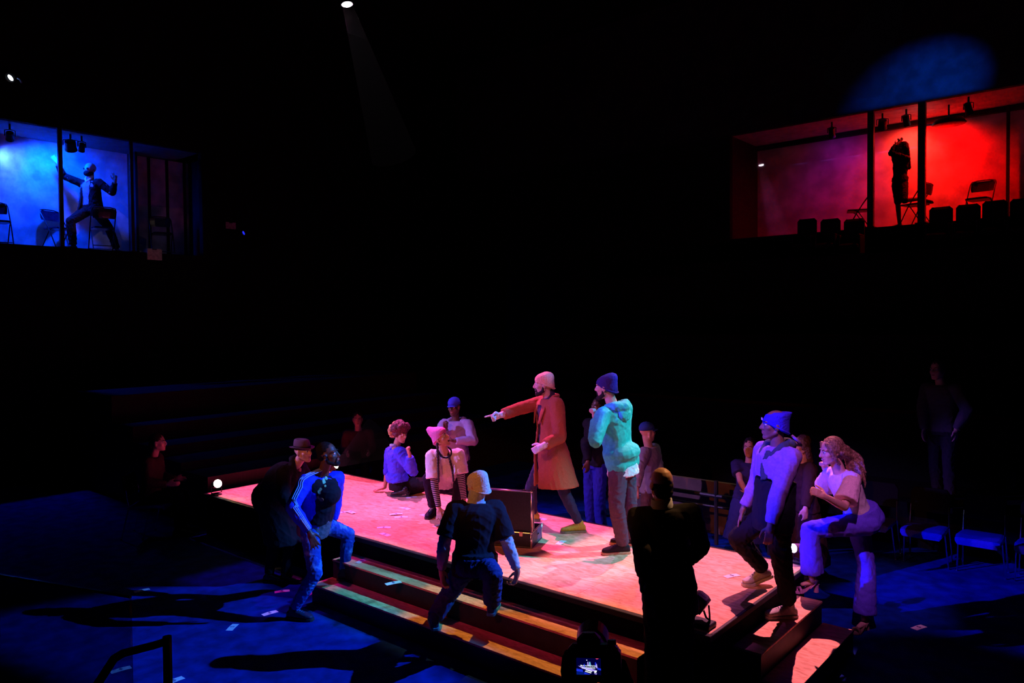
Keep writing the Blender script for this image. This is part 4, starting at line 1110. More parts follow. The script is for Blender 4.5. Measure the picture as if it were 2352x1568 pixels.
# ---------------------------------------------------------------- bald man in a dark suit
def bald_man():
    D = 5.33; k = .99
    b = Body(k, at(1536, 1336, D), at(1521, 1166, D), face(.1, 1), face(.12, 1), at(1519, 1112, D+.02), face(-.2, 1, -.05))
    b.arm('L', (1474, 1262, -1), (1475, 1325, 1), (face(-.05, .1, -1), face(.2, 1, 0), 'cup'))
    b.arm('R', (1610, 1254, -1), (1582, 1288, 1), (face(-.75, .6, .1), face(0, .2, 1), 'fist'), sh=at(1589, 1178, D-.02))
    for a, s_ in (('L', 1), ('R', -1)):
        an = b.hip+b.hl*s_*.09; an[2] = .09; b.leg(a, (b.hp[a]+an)/2+FH*.02, an, face(.1+.2*-s_, 1), 0.0)
    b.report('bald')
    base = b.hip.copy(); base[2] = 0
    r = person('bald man in a dark suit and pale collar standing before the stage', base)
    body_mesh(b, r, 'tan', False, .007); face_parts(b, r)
    sm = fab('charcoal suit', (.012, .012, .016))
    def jk(m):
        b.top(m, .030, .97, lo=-.06, arm_g=.020, belly=.02)
        m.tube([hem_ring(b, q, rx, ry) for q, rx, ry in ((-.42, .195, .165), (-.2, .2, .165), (.1, .185, .15))], 20)
        m.cap(b.sh['L'], .074, b.sh['R'], .074)
    garment(b, r, 'suit_jacket', sm, jk, .010, .005, .12)
    garment(b, r, 'trousers', fab('dark suit trousers', (.012, .012, .015)), lambda m: b.trousers(m, .022, .98, .02), wr=.006)
    cl_ = MB()
    nkk = b.neck+b.up*.055; cl_.tube([(nkk-b.up*.05, b.cl*.080, b.cfr*.078), (nkk+b.up*.01, b.cl*.073, b.cfr*.07), (nkk+b.up*.012, b.cl*.066, b.cfr*.064), (nkk-b.up*.05, b.cl*.068, b.cfr*.066)], 20, cap=False)
    cl_.build('shirt_collar', fab('pale blue shirt', (.45, .50, .62)), r, world=True, smooth=True)
    hm = fab('close cropped dark hair', (.018, .014, .013), bump=.6, scale=150)
    hairball(b, r, hm, [((0, -.020, .0), (.0775, .0935, .048)), ((0, -.040, -.045), (.070, .068, .060))], 'hair_fringe', .007, .001, .02)
    shoes(b, r, BLACK_LEATHER, BLACK_SOLE)
bald_man()

# ---------------------------------------------------------------- man in the purple hoodie stepping up
def purple_man():
    D = 6.2
    b = Body(1.0, at(1776, 1180, D), at(1786, 1026, D), face(-1, .0), face(-.93, -.30), at(1779, 976, D), face(-1, .12, .0))
    b.arm('L', (1788, 1130, -1), (1769, 1208, -1), (face(-.1, 0, -1), face(-1, .2, 0), 'relax'))
    b.arm('R', (1740, 1106, 1), (1708, 1166, -1), (face(-.35, -.1, -1), face(-.5, -.9, .2), 'spread'))
    b.leg('L', (1797, 1298, -1), onz(1812, 1392, .38+.09), face(-1, -.12), .38)
    b.leg('R', (1694, 1236, -1), onz(1757, 1312, STAGE+.115), face(-1, -.1), STAGE)
    b.report('purple')
    r = person('man in a lilac and black hoodie and blue knit cap stepping onto the stage end', onz(1785, 1420, .38))
    body_mesh(b, r, 'brown', False, .007); face_parts(b, r)
    lil = fab('lilac fleece', (.30, .16, .48), scale=50); blk = fab('black fleece', (.012, .014, .018)); pan = fab('dark teal panel', (.05, .07, .085))
    def up_(m): b.top(m, .030, .96, lo=.50, arm_g=.026, cuff=.002)
    o = garment(b, r, 'hoodie', lil, up_, .010, .006, .1, 4)
    garment(b, r, 'hoodie_body', blk, lambda m: m.tube([hem_ring(b, q, rx, ry) for q, rx, ry in ((-.24, .192, .150), (-.1, .205, .162), (.1, .200, .158), (.34, .185, .150), (.52, .188, .152))], 20, power=2.3), .010, .005, .1)
    def cowl(m):
        nk, l, f, u = b.neck, b.cl, b.cfr, b.up
        m.chain([nk+l*.07+f*.095-u*.06, nk+l*.095+f*.02+u*.01, nk+l*.08-f*.07+u*.03, nk-f*.10+u*.03, nk-l*.08-f*.07+u*.03, nk-l*.095+f*.02+u*.01, nk-l*.07+f*.095-u*.06], [.03, .042, .045, .050, .045, .042, .03])
        m.loft([np.array([nk+l*.12+f*.02-u*.02, nk+l*.02+f*.10-u*.02, nk+l*.02+f*.135-u*.03, nk+l*.14+f*.04-u*.04]), np.array([nk+l*.13+f*.09-u*.14, nk+l*.0+f*.13-u*.16, nk+l*.0+f*.165-u*.16, nk+l*.14+f*.11-u*.14]), np.array([nk+l*.07+f*.14-u*.26, nk+l*.03+f*.15-u*.27, nk+l*.03+f*.175-u*.27, nk+l*.075+f*.16-u*.26])])
    garment(b, r, 'cowl', pan, cowl, .008, .003, .06)
    nk, l, f, u = b.neck, b.cl, b.cfr, b.up
    MB().path([nk+l*.06-f*.085+u*.105, nk+l*.075-f*.125+u*.07, nk+l*.06-f*.175+u*.03, nk-f*.155+u*.025, nk+l*.04-f*.12+u*.03], [.010, .014, .017, .016, .012], 10).build('hood_edge', lil, o, world=True, smooth=True)
    garment(b, r, 'trousers', fab('black joggers', (.011, .010, .013)), lambda m: b.trousers(m, .022, .90, .004), wr=.008, ws=.08)
    beanie(b, r, fab('ultramarine knit cap', (.045, .03, .62), bump=.5), slouch=(0, -.095, -.022), low=-.012)
    MB().box((0, 0, 0), (.030, .006, .020), bev=.001).build('cap_badge', fab('pale badge', (.8, .7, .75)), r).matrix_local = Matrix.Translation(Vector(b.head.p(.02, .097, .050)-worldoff(r))) @ Matrix((tuple(b.head.r)+(0,), tuple(b.head.f)+(0,), tuple(b.head.u)+(0,), (0, 0, 0, 1))).transposed()
    shoes(b, r, fab('pale grey knit', (.55, .52, .50), scale=80), WHITE_SOLE, lace=fab('dark laces', (.10, .09, .13)), pitch=(.0, .34))
purple_man()

# ---------------------------------------------------------------- long haired woman with heels
def heel_woman():
    D = 6.9; k = .99
    b = Body(k, at(1978, 1190, D), at(1927, 1083, D-.04), face(-1, -.05), face(-.95, -.22), at(1909, 1036, D-.05), face(-1, -.12, -.18), male=False, hup=Z+RH*-.18)
    b.arm('L', (1939, 1164, -1), (1897, 1141, -1), (face(-.85, 0, .45), face(0, .3, 1), 'cup'))
    b.arm('R', (1893, 1122, 1), (1897, 1083, -1), (face(-.25, -.1, 1), face(.5, -.6, .1), 'fist'))
    b.leg('L', (1859, 1216, -1), onz(1866, 1326, .38+.135), face(-1, -.12), .38)
    b.leg('R', (1990, 1300, 1), onz(1986, 1420, .11), face(-.8, -.5), 0.0)
    b.report('heel')
    r = person('long-haired woman in a blush top and violet wide trousers stepping up in heels', onz(1985, 1440, 0))
    body_mesh(b, r, 'light', False, .007); face_parts(b, r, 'smile')
    pm = fab('blush cotton', (.78, .52, .60))
    def tp(m):
        b.top(m, .012, .40, lo=.36, arm_g=.018, cuff=.030)
    garment(b, r, 'blouse', pm, tp, .009, .005, .08)
    garment(b, r, 'bodice', fab('oatmeal bodice', (.58, .50, .50)), lambda m: m.tube([hem_ring(b, q, rx, ry) for q, rx, ry in ((.02, .150, .115), (.3, .138, .105), (.55, .150, .122), (.70, .158, .128))], 20), .009, .004, .08)
    tm = fab('violet linen', (.11, .065, .60))
    def tr(m):
        b.trousers(m, .018, .90, .045, top=.20, seat=.06)
        m.cap(b.hp['L'], .115, b.kn['L']*.8+b.hp['L']*.2, .085)
    garment(b, r, 'trousers', tm, tr, .010, .006, .11, 9)
    bl = [((0, -.030, .050), (.088, .100, .088)), ((.055, -.01, .03), (.045, .075, .07)), ((-.055, -.01, .03), (.045, .075, .07)), ((0, -.08, -.01), (.08, .06, .09))]
    h = b.head; L3 = []
    mb = MB()
    for (x, y, z), q in bl: h.e(mb, (x, y, z), q)
    rg = np.random.RandomState(2)
    for i in range(22):
        x = rg.uniform(-.075, .075); p0 = h.p(x, -.06-rg.rand()*.05, rg.uniform(-.03, .07)); p3 = h.p(0, -.10, -.08)+b.cl*x*1.6+RH*rg.uniform(.06, .20)-Z*rg.uniform(.12, .30)
        p1 = p0+h.d(0, -.09, -.03)+RH*.02; p2 = p3+Z*.10-RH*.02
        pts = [p0*(1-t)**3+3*p1*t*(1-t)**2+3*p2*t*t*(1-t)+p3*t**3+RH*.014*math.sin(t*9+i)+FH*.010*math.cos(t*8+i*2) for t in np.linspace(0, 1, 9)]
        mb.chain(pts, [.026, .026, .026, .025, .023, .021, .018, .014, .008], k=8)
    for sx in (-1, 1):
        mb.chain([h.p(.045*sx, .055, .085), h.p(.078*sx, .035, .03), h.p(.086*sx, .02, -.05), h.p(.082*sx, -.01, -.11)], [.018, .022, .024, .018], k=8)
    mb.blob('hair', mat('light brown hair', (.15, .07, .045), .5, .35, 60, .5, col2=(.42, .24, .15), ramp=(.4, .7)), r, .008, 1, .004, .03)
    # strappy block heels; their colours hold the pink light and the shade
    hm = mat('pink lit metallic leather', (.75, .35, .5), .25, .1, 20, .05, metal=.3)
    for a, gz in (('L', .38), ('R', 0.0)):
        A = b.an[a]; f = nrm(b.toe[a]*[1, 1, 0]); s_ = np.cross(f, Z); hb = np.array([A[0], A[1], gz]); mm = hm if a == 'L' else fab('shaded sandal leather', (.25, .15, .11))
        P = lambda x, y, z: hb+f*x+s_*y+Z*z
        rows = [[P(x, -wd, z), P(x, wd, z), P(x, wd, z+.010), P(x, -wd, z+.010)] for x, wd, z in ((-.055, .024, .072), (-.02, .027, .072), (.02, .027, .060), (.07, .034, .022), (.11, .040, .004), (.15, .038, .002), (.185, .020, .004))]
        mb = MB(); mb.loft([np.array(q) for q in rows]); so = mb.build('shoe', mm, r, world=True, bevel=.002)
        MB().tube([(P(-.036, 0, 0), f*.022, s_*.022), (P(-.036, 0, .04), f*.021, s_*.021), (P(-.034, 0, .074), f*.026, s_*.026)], 12).build('block_heel', mm, so, world=True)
        mb = MB(); mb.path([P(.13, -.042, .006), P(.125, -.030, .040), P(.12, 0, .052), P(.125, .030, .040), P(.13, .042, .006)], .012, 8)
        mb.path([P(.04, -.036, .045), P(-.02, -.035, .095), P(-.062, 0, .105), P(-.02, .035, .095), P(.04, .036, .045)], .006, 8)
        so2 = mb.blob('straps', mm, so, .005, 1)
heel_woman()

# ---------------------------------------------------------------- the dim figures round the stage
def behind(*a, **k): return standing(*a, **k)
def hang(b_px, w_px): return (b_px, w_px)
b_, r_ = standing('person in a blue cap and grey jacket half hidden behind the man in green', .95, 9.2, (1496, 1122), (1491, 1026), (1487, 992), face(-.6, .35), 'tan',
    fab('grey brown jacket', (.20, .17, .17)), fab('brown trousers', (.10, .045, .03)), 0.0, ((1468, 1075, -1), (1462, 1118, -1)), ((1512, 1075, -1), (1508, 1122, -1)), ('cap', fab('navy baseball cap', (.02, .05, .22))), voxel=.012, hface=face(.9, .3))
standing('person in dark blue trousers standing in shadow between overcoat and green hoodie', 1.0, 9.7, (1368, 1062), (1374, 968), (1374, 934), face(-.7, -.5), 'dark',
    fab('black jumper', (.008, .008, .012)), fab('blue cotton trousers', (.02, .02, .30)), 0.0, ((1345, 1015, -1), (1350, 1058, -1)), ((1400, 1015, 1), (1398, 1060, -1)), None, voxel=.012, hairm=fab('black hair', (.008, .007, .007)), spread=.13)
standing('long-haired woman in a dark brown dress standing behind the lilac hoodie', .95, 8.3, (1850, 1166), (1846, 1062), (1841, 1024), face(-1, -.1), 'light',
    fab('dark brown cloth', (.045, .02, .016)), DARK_TR, 0.0, ((1858, 1118, -1), (1850, 1165, -1)), ((1838, 1118, 1), (1835, 1165, -1)), None, male=False, voxel=.012, hairm=mat('brown straight hair', (.09, .045, .035), .45, .3, 60, .4), long_hair=True, dress=fab('brown skirt', (.035, .014, .012)), topname='bodice')
standing('dim woman in a dark blue dress standing by the guard rail', .90, 8.8, (1718, 1142), (1722, 1062), (1722, 1028), face(-.5, -.8), 'tan',
    fab('midnight cotton', (.02, .018, .06)), DARK_TR, 0.0, ((1746, 1100, -1), (1730, 1125, -1), face(-.8, 0, -.2)), ((1700, 1104, -1), (1712, 1128, -1), face(.7, -.2, -.2)), None, male=False, voxel=.012, hairm=fab('dark hair', (.015, .01, .012)), dress=fab('midnight skirt', (.02, .02, .09)), topname='bodice', sleeve=.3)
standing('dim man in a checked jacket standing behind the empty blue chairs', 1.02, 9.6, (2166, 984), (2162, 884), (2153, 850), face(-.85, -.5), 'light',
    fab('grey jacket', (.10, .09, .11)), fab('dark trousers', (.03, .028, .04)), .55, ((2222, 940, -1), (2196, 985, -1)), ((2118, 938, -1), (2122, 985, -1)), None, voxel=.012, hairm=fab('grey hair', (.05, .045, .045)))

# ---------------------------------------------------------------- the two figures in the lit boxes
def masked_man():
    X = -6.38; k = 1.07
    H, Nk, Hd = onx(209, 480, X), onx(208, 414, X), onx(207, 391, X+.03); D = depth(H)
    b = Body(k, H, Nk, face(-.25, -1), face(-.2, -1), Hd, face(-.30, -1, -.05))
    b.arm('R', (146, 404, -1), (131, 375, -1), (face(-.45, 0, .75), face(.9, 0, .45), 'spread'))
    b.arm('L', (258, 442, -1), (265, 416, -1), (face(-.05, 0, 1), face(-.9, -.2, .2), 'vee'))
    an = onx(168, 560, X+.10); an[2] = LZ0+.1; b.leg('R', (162, 508, -1), an, face(-.6, -.9), LZ0)
    an = onx(268, 563, X-.05); an[2] = LZ0+.1; b.leg('L', (250, 522, -1), an, face(.7, -.8), LZ0)
    b.report('mask')
    r = person('man with a white mask and open dark suit, arms thrown up, before the blue wall', (H[0], H[1], LZ0))
    body_mesh(b, r, 'light', False, .009); face_parts(b, r)
    h = b.head; pm = mat('white mask shell', (.80, .78, .80), .5, .05, 10, .05)
    mb = MB(); h.e(mb, (0, -.010, .045), (.086, .106, .094)); h.e(mb, (0, .055, .02), (.072, .055, .06)); m_ = mb.blob('mask', pm, r, .007, 2)
    for sx in (-1, 1):
        g = MB(); h.e(g, (.036*sx, .098, .020), (.027, .014, .022)); g.build('goggle', mat('dark goggle', (.01, .01, .02), .2, .1, 9, 0), m_, smooth=True, world=True)
    mb = MB(); h.e(mb, (0, .06, -.065), (.074, .066, .058)); mb.cap(h.p(-.06, .02, -.06), .035, h.p(.06, .02, -.06), .035); mb.blob('face_cover', fab('black scarf', (.008, .008, .01)), r, .008, 2)
    nk, l, f, u = b.neck, b.cl, b.cfr, b.up
    MB().path([nk+l*.07+f*.02+u*.07, nk+l*.055+f*.075+u*.01, nk+f*.11-u*.05, nk-l*.055+f*.075+u*.01, nk-l*.07+f*.02+u*.07], .022, 10).build('collar', fab('white collar', (.75, .74, .8)), r, world=True, smooth=True)
    garment(b, r, 'shirt', fab('blue white shirt', (.30, .33, .62)), lambda m: b.top(m, .010, .5, lo=.0), .010, .004)
    cm = fab('black suit cloth', (.010, .010, .014))
    def jk(m):
        b.top(m, .022, .93, lo=.94, arm_g=.024)
        rg = [hem_ring(b, q, rx, ry) for q, rx, ry in ((.97, .12, .10), (.88, .195, .13), (.68, .205, .155), (.38, .21, .175), (.1, .24, .20), (-.18, .30, .24))]
        shell(m, rg, .42, .024)
    garment(b, r, 'jacket', cm, jk, .010, .007, .1)
    garment(b, r, 'trousers', fab('black trousers cloth', (.009, .009, .012)), lambda m: b.trousers(m, .02, .97, .01), wr=.008)
    shoes(b, r, BLACK_LEATHER, BLACK_SOLE)
masked_man()
def red_woman():
    Y = 11.45; k = .97
    H, Nk, Hd = ony(2067, 422, Y), ony(2071, 362, Y), ony(2071, 340, Y-.03)
    b = Body(k, H, Nk, face(-1, -.25), face(-1, -.2), Hd, face(-1, -.1, .1), male=False)
    b.arm('L', (2047, 352, -1), (2057, 331, 1), (face(.75, .2, .5), face(.2, .9, .3), 'cup'))
    b.arm('R', (2052, 350, 1), (2062, 329, -1), (face(.8, 0, .45), face(.2, -.9, .3), 'cup'))
    an = ony(2066, 502, Y); an[2] = FZ0+.1; b.leg('R', (2062, 462, 1), an, face(-1, -.2), FZ0)
    kn = b.hp['L']+nrm(face(-.10, -.25)*1-Z*1.7)*.42*k; an2 = kn+face(1, .15, .10)*.41*k
    b.leg('L', kn, an2, face(.7, 0, -.7), an2[2]-.1)
    b.report('redw')
    r = person('silhouetted woman before the red wall, hands on her head, one knee on a chair', (H[0], H[1], FZ0))
    body_mesh(b, r, 'dark', False, .009); face_parts(b, r)
    jm = fab('black cropped jacket', (.008, .008, .010))
    garment(b, r, 'jacket', jm, lambda m: (b.top(m, .018, .95, lo=.06, arm_g=.016, flare=.01), m.ell(*(lambda q: (q[0], nrm(q[1])*.165, nrm(q[2])*.145, b.up*.09))(hem_ring(b, .2, 1, 1)))), .010, .008, .08)
    garment(b, r, 'shorts', fab('black shorts', (.008, .008, .009)), lambda m: b.trousers(m, .010, .06, .02), wr=.006)
    h = b.head; bl = [((0, -.035, .045), (.090, .105, .100)), ((.06, -.04, 0), (.04, .07, .08)), ((-.06, -.04, 0), (.05, .08, .08))]
    for i in range(8): bl += [((sx*.07, -.075-.012*i, -.03-.05*i), (.05, .055, .055)) for sx in (-1, 0, 1)]
    hairball(b, r, fab('black long hair', (.008, .007, .007)), bl, 'hair', .010, .010, .03)
    shoes(b, r, BLACK_LEATHER, BLACK_SOLE)
    return b
RW = red_woman()

# ---------------------------------------------------------------- folding chairs in the boxes
def folding_chair(loc, rz, label, pad=None, group=None):
    r = empty('folding_chair', (0, 0, 0), label, 'chair', group)
    fm = mat('black tube frame', (.012, .012, .014), .35, .2, 20, .02); pm = pad or mat('black vinyl', (.012, .012, .014), .4, .2, 20, .05)
    # faces -y
    mb = MB(); rows = []
    for z, y, wd in ((.62, .19, .19), (.66, .20, .205), (.74, .215, .205), (.79, .222, .195), (.815, .225, .15)):
        rows.append(np.array([(-wd, y-.012, z), (-wd*.5, y+.008, z), (wd*.5, y+.008, z), (wd, y-.012, z), (wd, y+.008, z), (wd*.5, y+.028, z), (-wd*.5, y+.028, z), (-wd, y+.008, z)]))
    mb.loft(rows); mb.build('backrest', pm, r)
    mb = MB(); rows = []
    for y, wd in ((-.215, .16), (-.205, .185), (0, .195), (.17, .175), (.185, .16)):
        rows.append(np.array([(-wd, y, .43), (wd, y, .43), (wd, y, .455), (wd*.9, y, .465), (-wd*.9, y, .465), (-wd, y, .455)]))
    mb.loft(rows); mb.build('seat', pm, r)
    for s in (-1, 1):
        MB().path([(s*.215, -.235, 0), (s*.215, -.06, .36), (s*.215, .10, .62), (s*.215, .20, .76), (s*.195, .23, .815)], .011).build('front_leg', fm, r)
        MB().path([(s*.200, .235, 0), (s*.200, -.02, .40), (s*.200, -.10, .445)], .010).build('rear_leg', fm, r)
    MB().bar((-.215, -.215, .06), (.215, -.215, .06), .008).build('front_stretcher', fm, r)
    MB().bar((-.2, .205, .09), (.2, .205, .09), .008).build('rear_stretcher', fm, r)
    MB().path([(-.195, .23, .815), (-.1, .236, .835), (.1, .236, .835), (.195, .23, .815)], .011).build('top_tube', fm, r)
    r.location = loc; r.rotation_euler = (0, 0, rz)
    return r
def put(r, loc, rz, label):
    c = copy_tree(r); c.location = loc; c.rotation_euler = (0, 0, rz); c['label'] = label; return c
G1 = 'folding chairs in the blue box'; G2 = 'folding chairs in the red box'
zl = LZ0; P = onx(134, 566, -6.25)
fc0 = folding_chair((-6.70, onx(134, 566, -6.70)[1], zl), PI/2+.35, 'black folding chair behind the slim post in the blue box, left of the masked man', mat('glossy blue black vinyl', (.02, .02, .05), .25, .2, 20, .05), G1)
put(fc0, (-5.99, onx(236, 566, -5.99)[1], zl), PI/2+PI-.2, 'black folding chair standing against the leg of the masked man, back to the stage')
put(fc0, (-6.35, onx(-6, 566, -6.35)[1], zl), PI/2-.1, 'black folding chair cut off by the left edge of the picture')
put(fc0, (-6.1, onx(372, 566, -6.1)[1], zl), PI/2-.3, 'dark folding chair by the dim wall at the right end of the blue box')
zf = FZ0; an2 = RW.an['L']
fc1 = folding_chair((ony(2103, 505, 11.4)[0], 11.42, zf), -PI/2-.25, 'black folding chair under the bent knee of the silhouetted woman', None, G2)
put(fc1, (ony(2250, 480, 11.55)[0], 11.55, zf), -.12, 'lone black folding chair behind the theatre seats in the red box')
c_ = folding_chair((ony(1972, 505, 11.5)[0], 11.5, zf), -PI/2+.35, 'folding chair with a red cushion left of the left steel post in the red box', mat('red vinyl', (.35, .06, .09), .4, .2, 20, .05), G2)

# ---------------------------------------------------------------- theatre seats in front of the red box
def theatre_seat():
    r = empty('theatre_seat', (0, 0, 0), '-', 'seat', 'theatre seats below the red box')
    m = fab('black seat cloth', (.010, .009, .011))
    MB().box((0, .20, .62), (.375, .10, .68), bev=.05).build('backrest', m, r, smooth=False)
    MB().box((0, -.03, .40), (.35, .36, .12), bev=.035).build('seat', m, r)
    for s in (-1, 1):
        a = MB().box((s*.18, .04, .30), (.03, .32, .60), bev=.01).build('side_frame', METAL, r)
        MB().box((s*.18, .0, .615), (.034, .30, .03), bev=.008).build('armrest', BLACK, a)
    return r
ts = theatre_seat(); first = True
for px, lab in ((1900, 'black theatre seat at the purple end of the row, left of the others'), (1955, 'black theatre seat below the red cushioned folding chair'),
                (2156, 'black theatre seat just right of the thick steel post'), (2219, 'black theatre seat second to the right of the thick post'),
                (2281, 'black theatre seat below the lone folding chair'), (2346, 'black theatre seat at the right edge of the picture'), (1846, 'dim theatre seat below the dark purple wall')):
    y = 10.2; p = ony(px, 490, y); q = ts if first else copy_tree(ts); first = False
    zz = ony(px, {2156: 472, 2219: 466, 2281: 457, 2346: 452}.get(px, 500), y)[2]-.96
    q.location = (p[0], y, 3.85 if zz < 3.6 else zz); q.location[2] = max(3.85, zz); q['label'] = lab
struct(MB().box((6.0, 10.15, 3.86+.1), (8.0, 1.2, .22)).build('trim_5', MATTE))

# ---------------------------------------------------------------- glass in the boxes
gw = bpy.data.materials.new('clear box glass'); gw.use_nodes = True
N = gw.node_tree.nodes; K = gw.node_tree.links; N.remove(N['Principled BSDF'])
tr = N.new('ShaderNodeBsdfTransparent'); tr.inputs[0].default_value = (.96, .97, .97, 1)
gl = N.new('ShaderNodeBsdfGlossy'); gl.inputs['Roughness'].default_value = .02
mx = N.new('ShaderNodeMixShader'); mx.inputs[0].default_value = .04
K.new(tr.outputs[0], mx.inputs[1]); K.new(gl.outputs[0], mx.inputs[2]); K.new(mx.outputs[0], N['Material Output'].inputs[0])
ys = (LY0, .27, 1.56, LY1)
for i in range(3): struct(MB().box((LX-.07, (ys[i]+ys[i+1])/2, (LZ0+LZ1)/2), (.01, ys[i+1]-ys[i]-.08, LZ1-LZ0)).build('window_%d' % (i+1), gw))
xs = (FX0, 5.60, 6.50, FX1)
for i in range(3): struct(MB().box(((xs[i]+xs[i+1])/2, FY+.08, (FZ0+FZ1)/2), (xs[i+1]-xs[i]-.13, .01, FZ1-FZ0)).build('window_%d' % (i+4), gw))

# ---------------------------------------------------------------- suitcase on the stage
P0, P1 = onz(1221, 1260, STAGE), onz(1251, 1229, STAGE)
dy = nrm(P1-P0); dx = -np.cross(dy, Z); dx = dx if dx @ RH < 0 else -dx            # dx: towards picture left
Wd, Dp, Ht = .52, .40, .155
sc_ = empty('suitcase', P0+dx*Wd/2+dy*Dp/2, 'open black hard suitcase with silver edges standing on the stage, lid upright', 'suitcase')
R3 = np.array([dx, dy, Z]).T; c0 = P0+dx*Wd/2+dy*Dp/2
blk = mat('black briefcase shell', (.016, .013, .018), .45, .25, 60, .15); alu = mat('brushed aluminium', (.75, .70, .66), .28, .06, 30, .05, metal=1.0)
def sbx(name, c, s, m, par, bev=.0): return MB().box(c0+R3 @ np.array(c), s, mx=R3, bev=bev).build(name, m, par, world=True)
ts_ = .012
base = sbx('bottom_panel', (0, 0, ts_/2), (Wd, Dp, ts_), blk, sc_)
sbx('front_panel', (0, -Dp/2+ts_/2, Ht/2), (Wd, ts_, Ht), blk, sc_); sbx('rear_panel', (0, Dp/2-ts_/2, Ht/2), (Wd, ts_, Ht), blk, sc_)
bl_ = mat('blue black leatherette', (.05, .045, .16), .45, .2, 60, .15)
sbx('side_panel', (-Wd/2+ts_/2, 0, Ht/2), (ts_, Dp-.02, Ht), bl_, sc_); sbx('side_panel', (Wd/2-ts_/2, 0, Ht/2), (ts_, Dp-.02, Ht), bl_, sc_)
for sx in (-1, 1):
    for sy in (-1, 1):
        q = c0+R3 @ np.array((sx*(Wd/2-.006), sy*(Dp/2-.006), 0)); MB().bar(q, q+Z*Ht, .011).build('corner_post', alu, sc_, world=True, smooth=True)
        MB().ell(q+Z*Ht, dx*.015, dy*.015, Z*.013, 10, 6).build('corner_cap', alu, sc_, world=True, smooth=True)
for sy in (-1, 1):
    for z in (.010, Ht): q = c0+R3 @ np.array((0, sy*(Dp/2-.004), z)); MB().bar(q-dx*Wd/2, q+dx*Wd/2, .007).build('edge_rail', alu if z > .1 else blk, sc_, world=True)
for sx in (-1, 1):
    q = c0+R3 @ np.array((sx*(Wd/2-.004), 0, Ht)); MB().bar(q-dy*Dp/2, q+dy*Dp/2, .007).build('edge_rail', alu, sc_, world=True)
lh = .41; ly = -Dp/2+.035
lid = sbx('lid', (0, ly, Ht+.01+lh/2), (Wd, .014, lh), blk, sc_)
for sx in (-1, 1):
    sbx('lid_wall', (sx*(Wd/2-.006), ly+.03, Ht+.01+lh/2), (.012, .06, lh), blk, lid)
    for o_ in (-.008, .06):
        q = c0+R3 @ np.array((sx*(Wd/2-.005), ly+o_, Ht+.01)); MB().bar(q, q+Z*lh, .011 if o_ < 0 else .007).build('lid_edge', alu, lid, world=True, smooth=True)
    q = c0+R3 @ np.array((sx*(Wd/2-.005), ly-.006, Ht+.01+lh)); MB().ell(q, dx*.015, dy*.015, Z*.015, 10, 6).build('corner_cap', alu, lid, world=True, smooth=True)
sbx('lid_wall', (0, ly+.03, Ht+.01+lh-.006), (Wd, .06, .012), blk, lid)
q = c0+R3 @ np.array((0, ly-.006, Ht+.01+lh)); MB().bar(q-dx*Wd/2, q+dx*Wd/2, .009).build('lid_edge', mat('violet steel edge', (.45, .35, .6), .3, .05, 30, 0, metal=1.0), lid, world=True, smooth=True)
for x in (-.15, .15): sbx('hinge', (x, -Dp/2-.004, Ht-.012), (.035, .008, .045), mat('brass hinge', (.6, .3, .22), .3, .1, 30, 0, metal=.8), sc_, .002)
q = c0+R3 @ np.array((-Wd/2+.09, ly+.03, Ht+.01+lh+.008)); MB().ell(q, dx*.018, dy*.010, Z*.010, 10, 6).build('latch', CHROME, lid, world=True, smooth=True)
q = c0+R3 @ np.array((-Wd/2-.004, .04, Ht*.58)); MB().tube([(q, dy*.013, Z*.013), (q-dx*.008, dy*.011, Z*.011)], 12).build('lock', CHROME, sc_, world=True)

# ---------------------------------------------------------------- banknotes
def note_mesh():
    mb = MB(); mb.grid(lambda u, v: (.155*(u-.5), .066*(v-.5), .0012+.004*math.sin(u*3.0)**2*(.4+.6*v)), 8, 3); return mb
nm_ = mat('play money paper', (.80, .78, .78), .7, .04, 30, .05)
ink = mat('printed ink', (.10, .09, .30), .6, .2, 40, 0)
cu = bpy.data.curves.new('dollar', 'FONT'); cu.body = '$'; cu.size = .058; cu.align_x = 'CENTER'; cu.align_y = 'CENTER'; cu.resolution_u = 3
to = bpy.data.objects.new('dollar', cu); COL.objects.link(to); dg = bpy.context.evaluated_depsgraph_get(); dg.update()
dollar = bpy.data.meshes.new_from_object(to.evaluated_get(dg)); bpy.data.objects.remove(to); bpy.data.curves.remove(cu)
dollar.materials.clear(); dollar.materials.append(ink)
v_ = np.array([v.co for v in dollar.vertices]); mid = (v_.max(0)+v_.min(0))/2
for v in dollar.vertices: v.co -= Vector(mid)
n0 = None; NG = 'loose banknotes'
def note(p0, p1, z, label):
    global n0
    a, c = onz(*p0, z), onz(*p1, z); m = (a+c)/2; rz = math.atan2(c[1]-a[1], c[0]-a[0])
    if n0 is None:
        n0 = note_mesh().build('banknote', nm_); d_ = bpy.data.objects.new('dollar_sign', dollar); COL.objects.link(d_); d_.parent = n0; d_.location = (0, 0, .0068)
        o = n0
    else: o = copy_tree(n0)
    o.location = (m[0], m[1], z+.001); o.rotation_euler = (0, 0, rz)
    tag(o, label, 'banknote', NG)
S, A1, A2, F0 = STAGE, .38, .19, 0.0
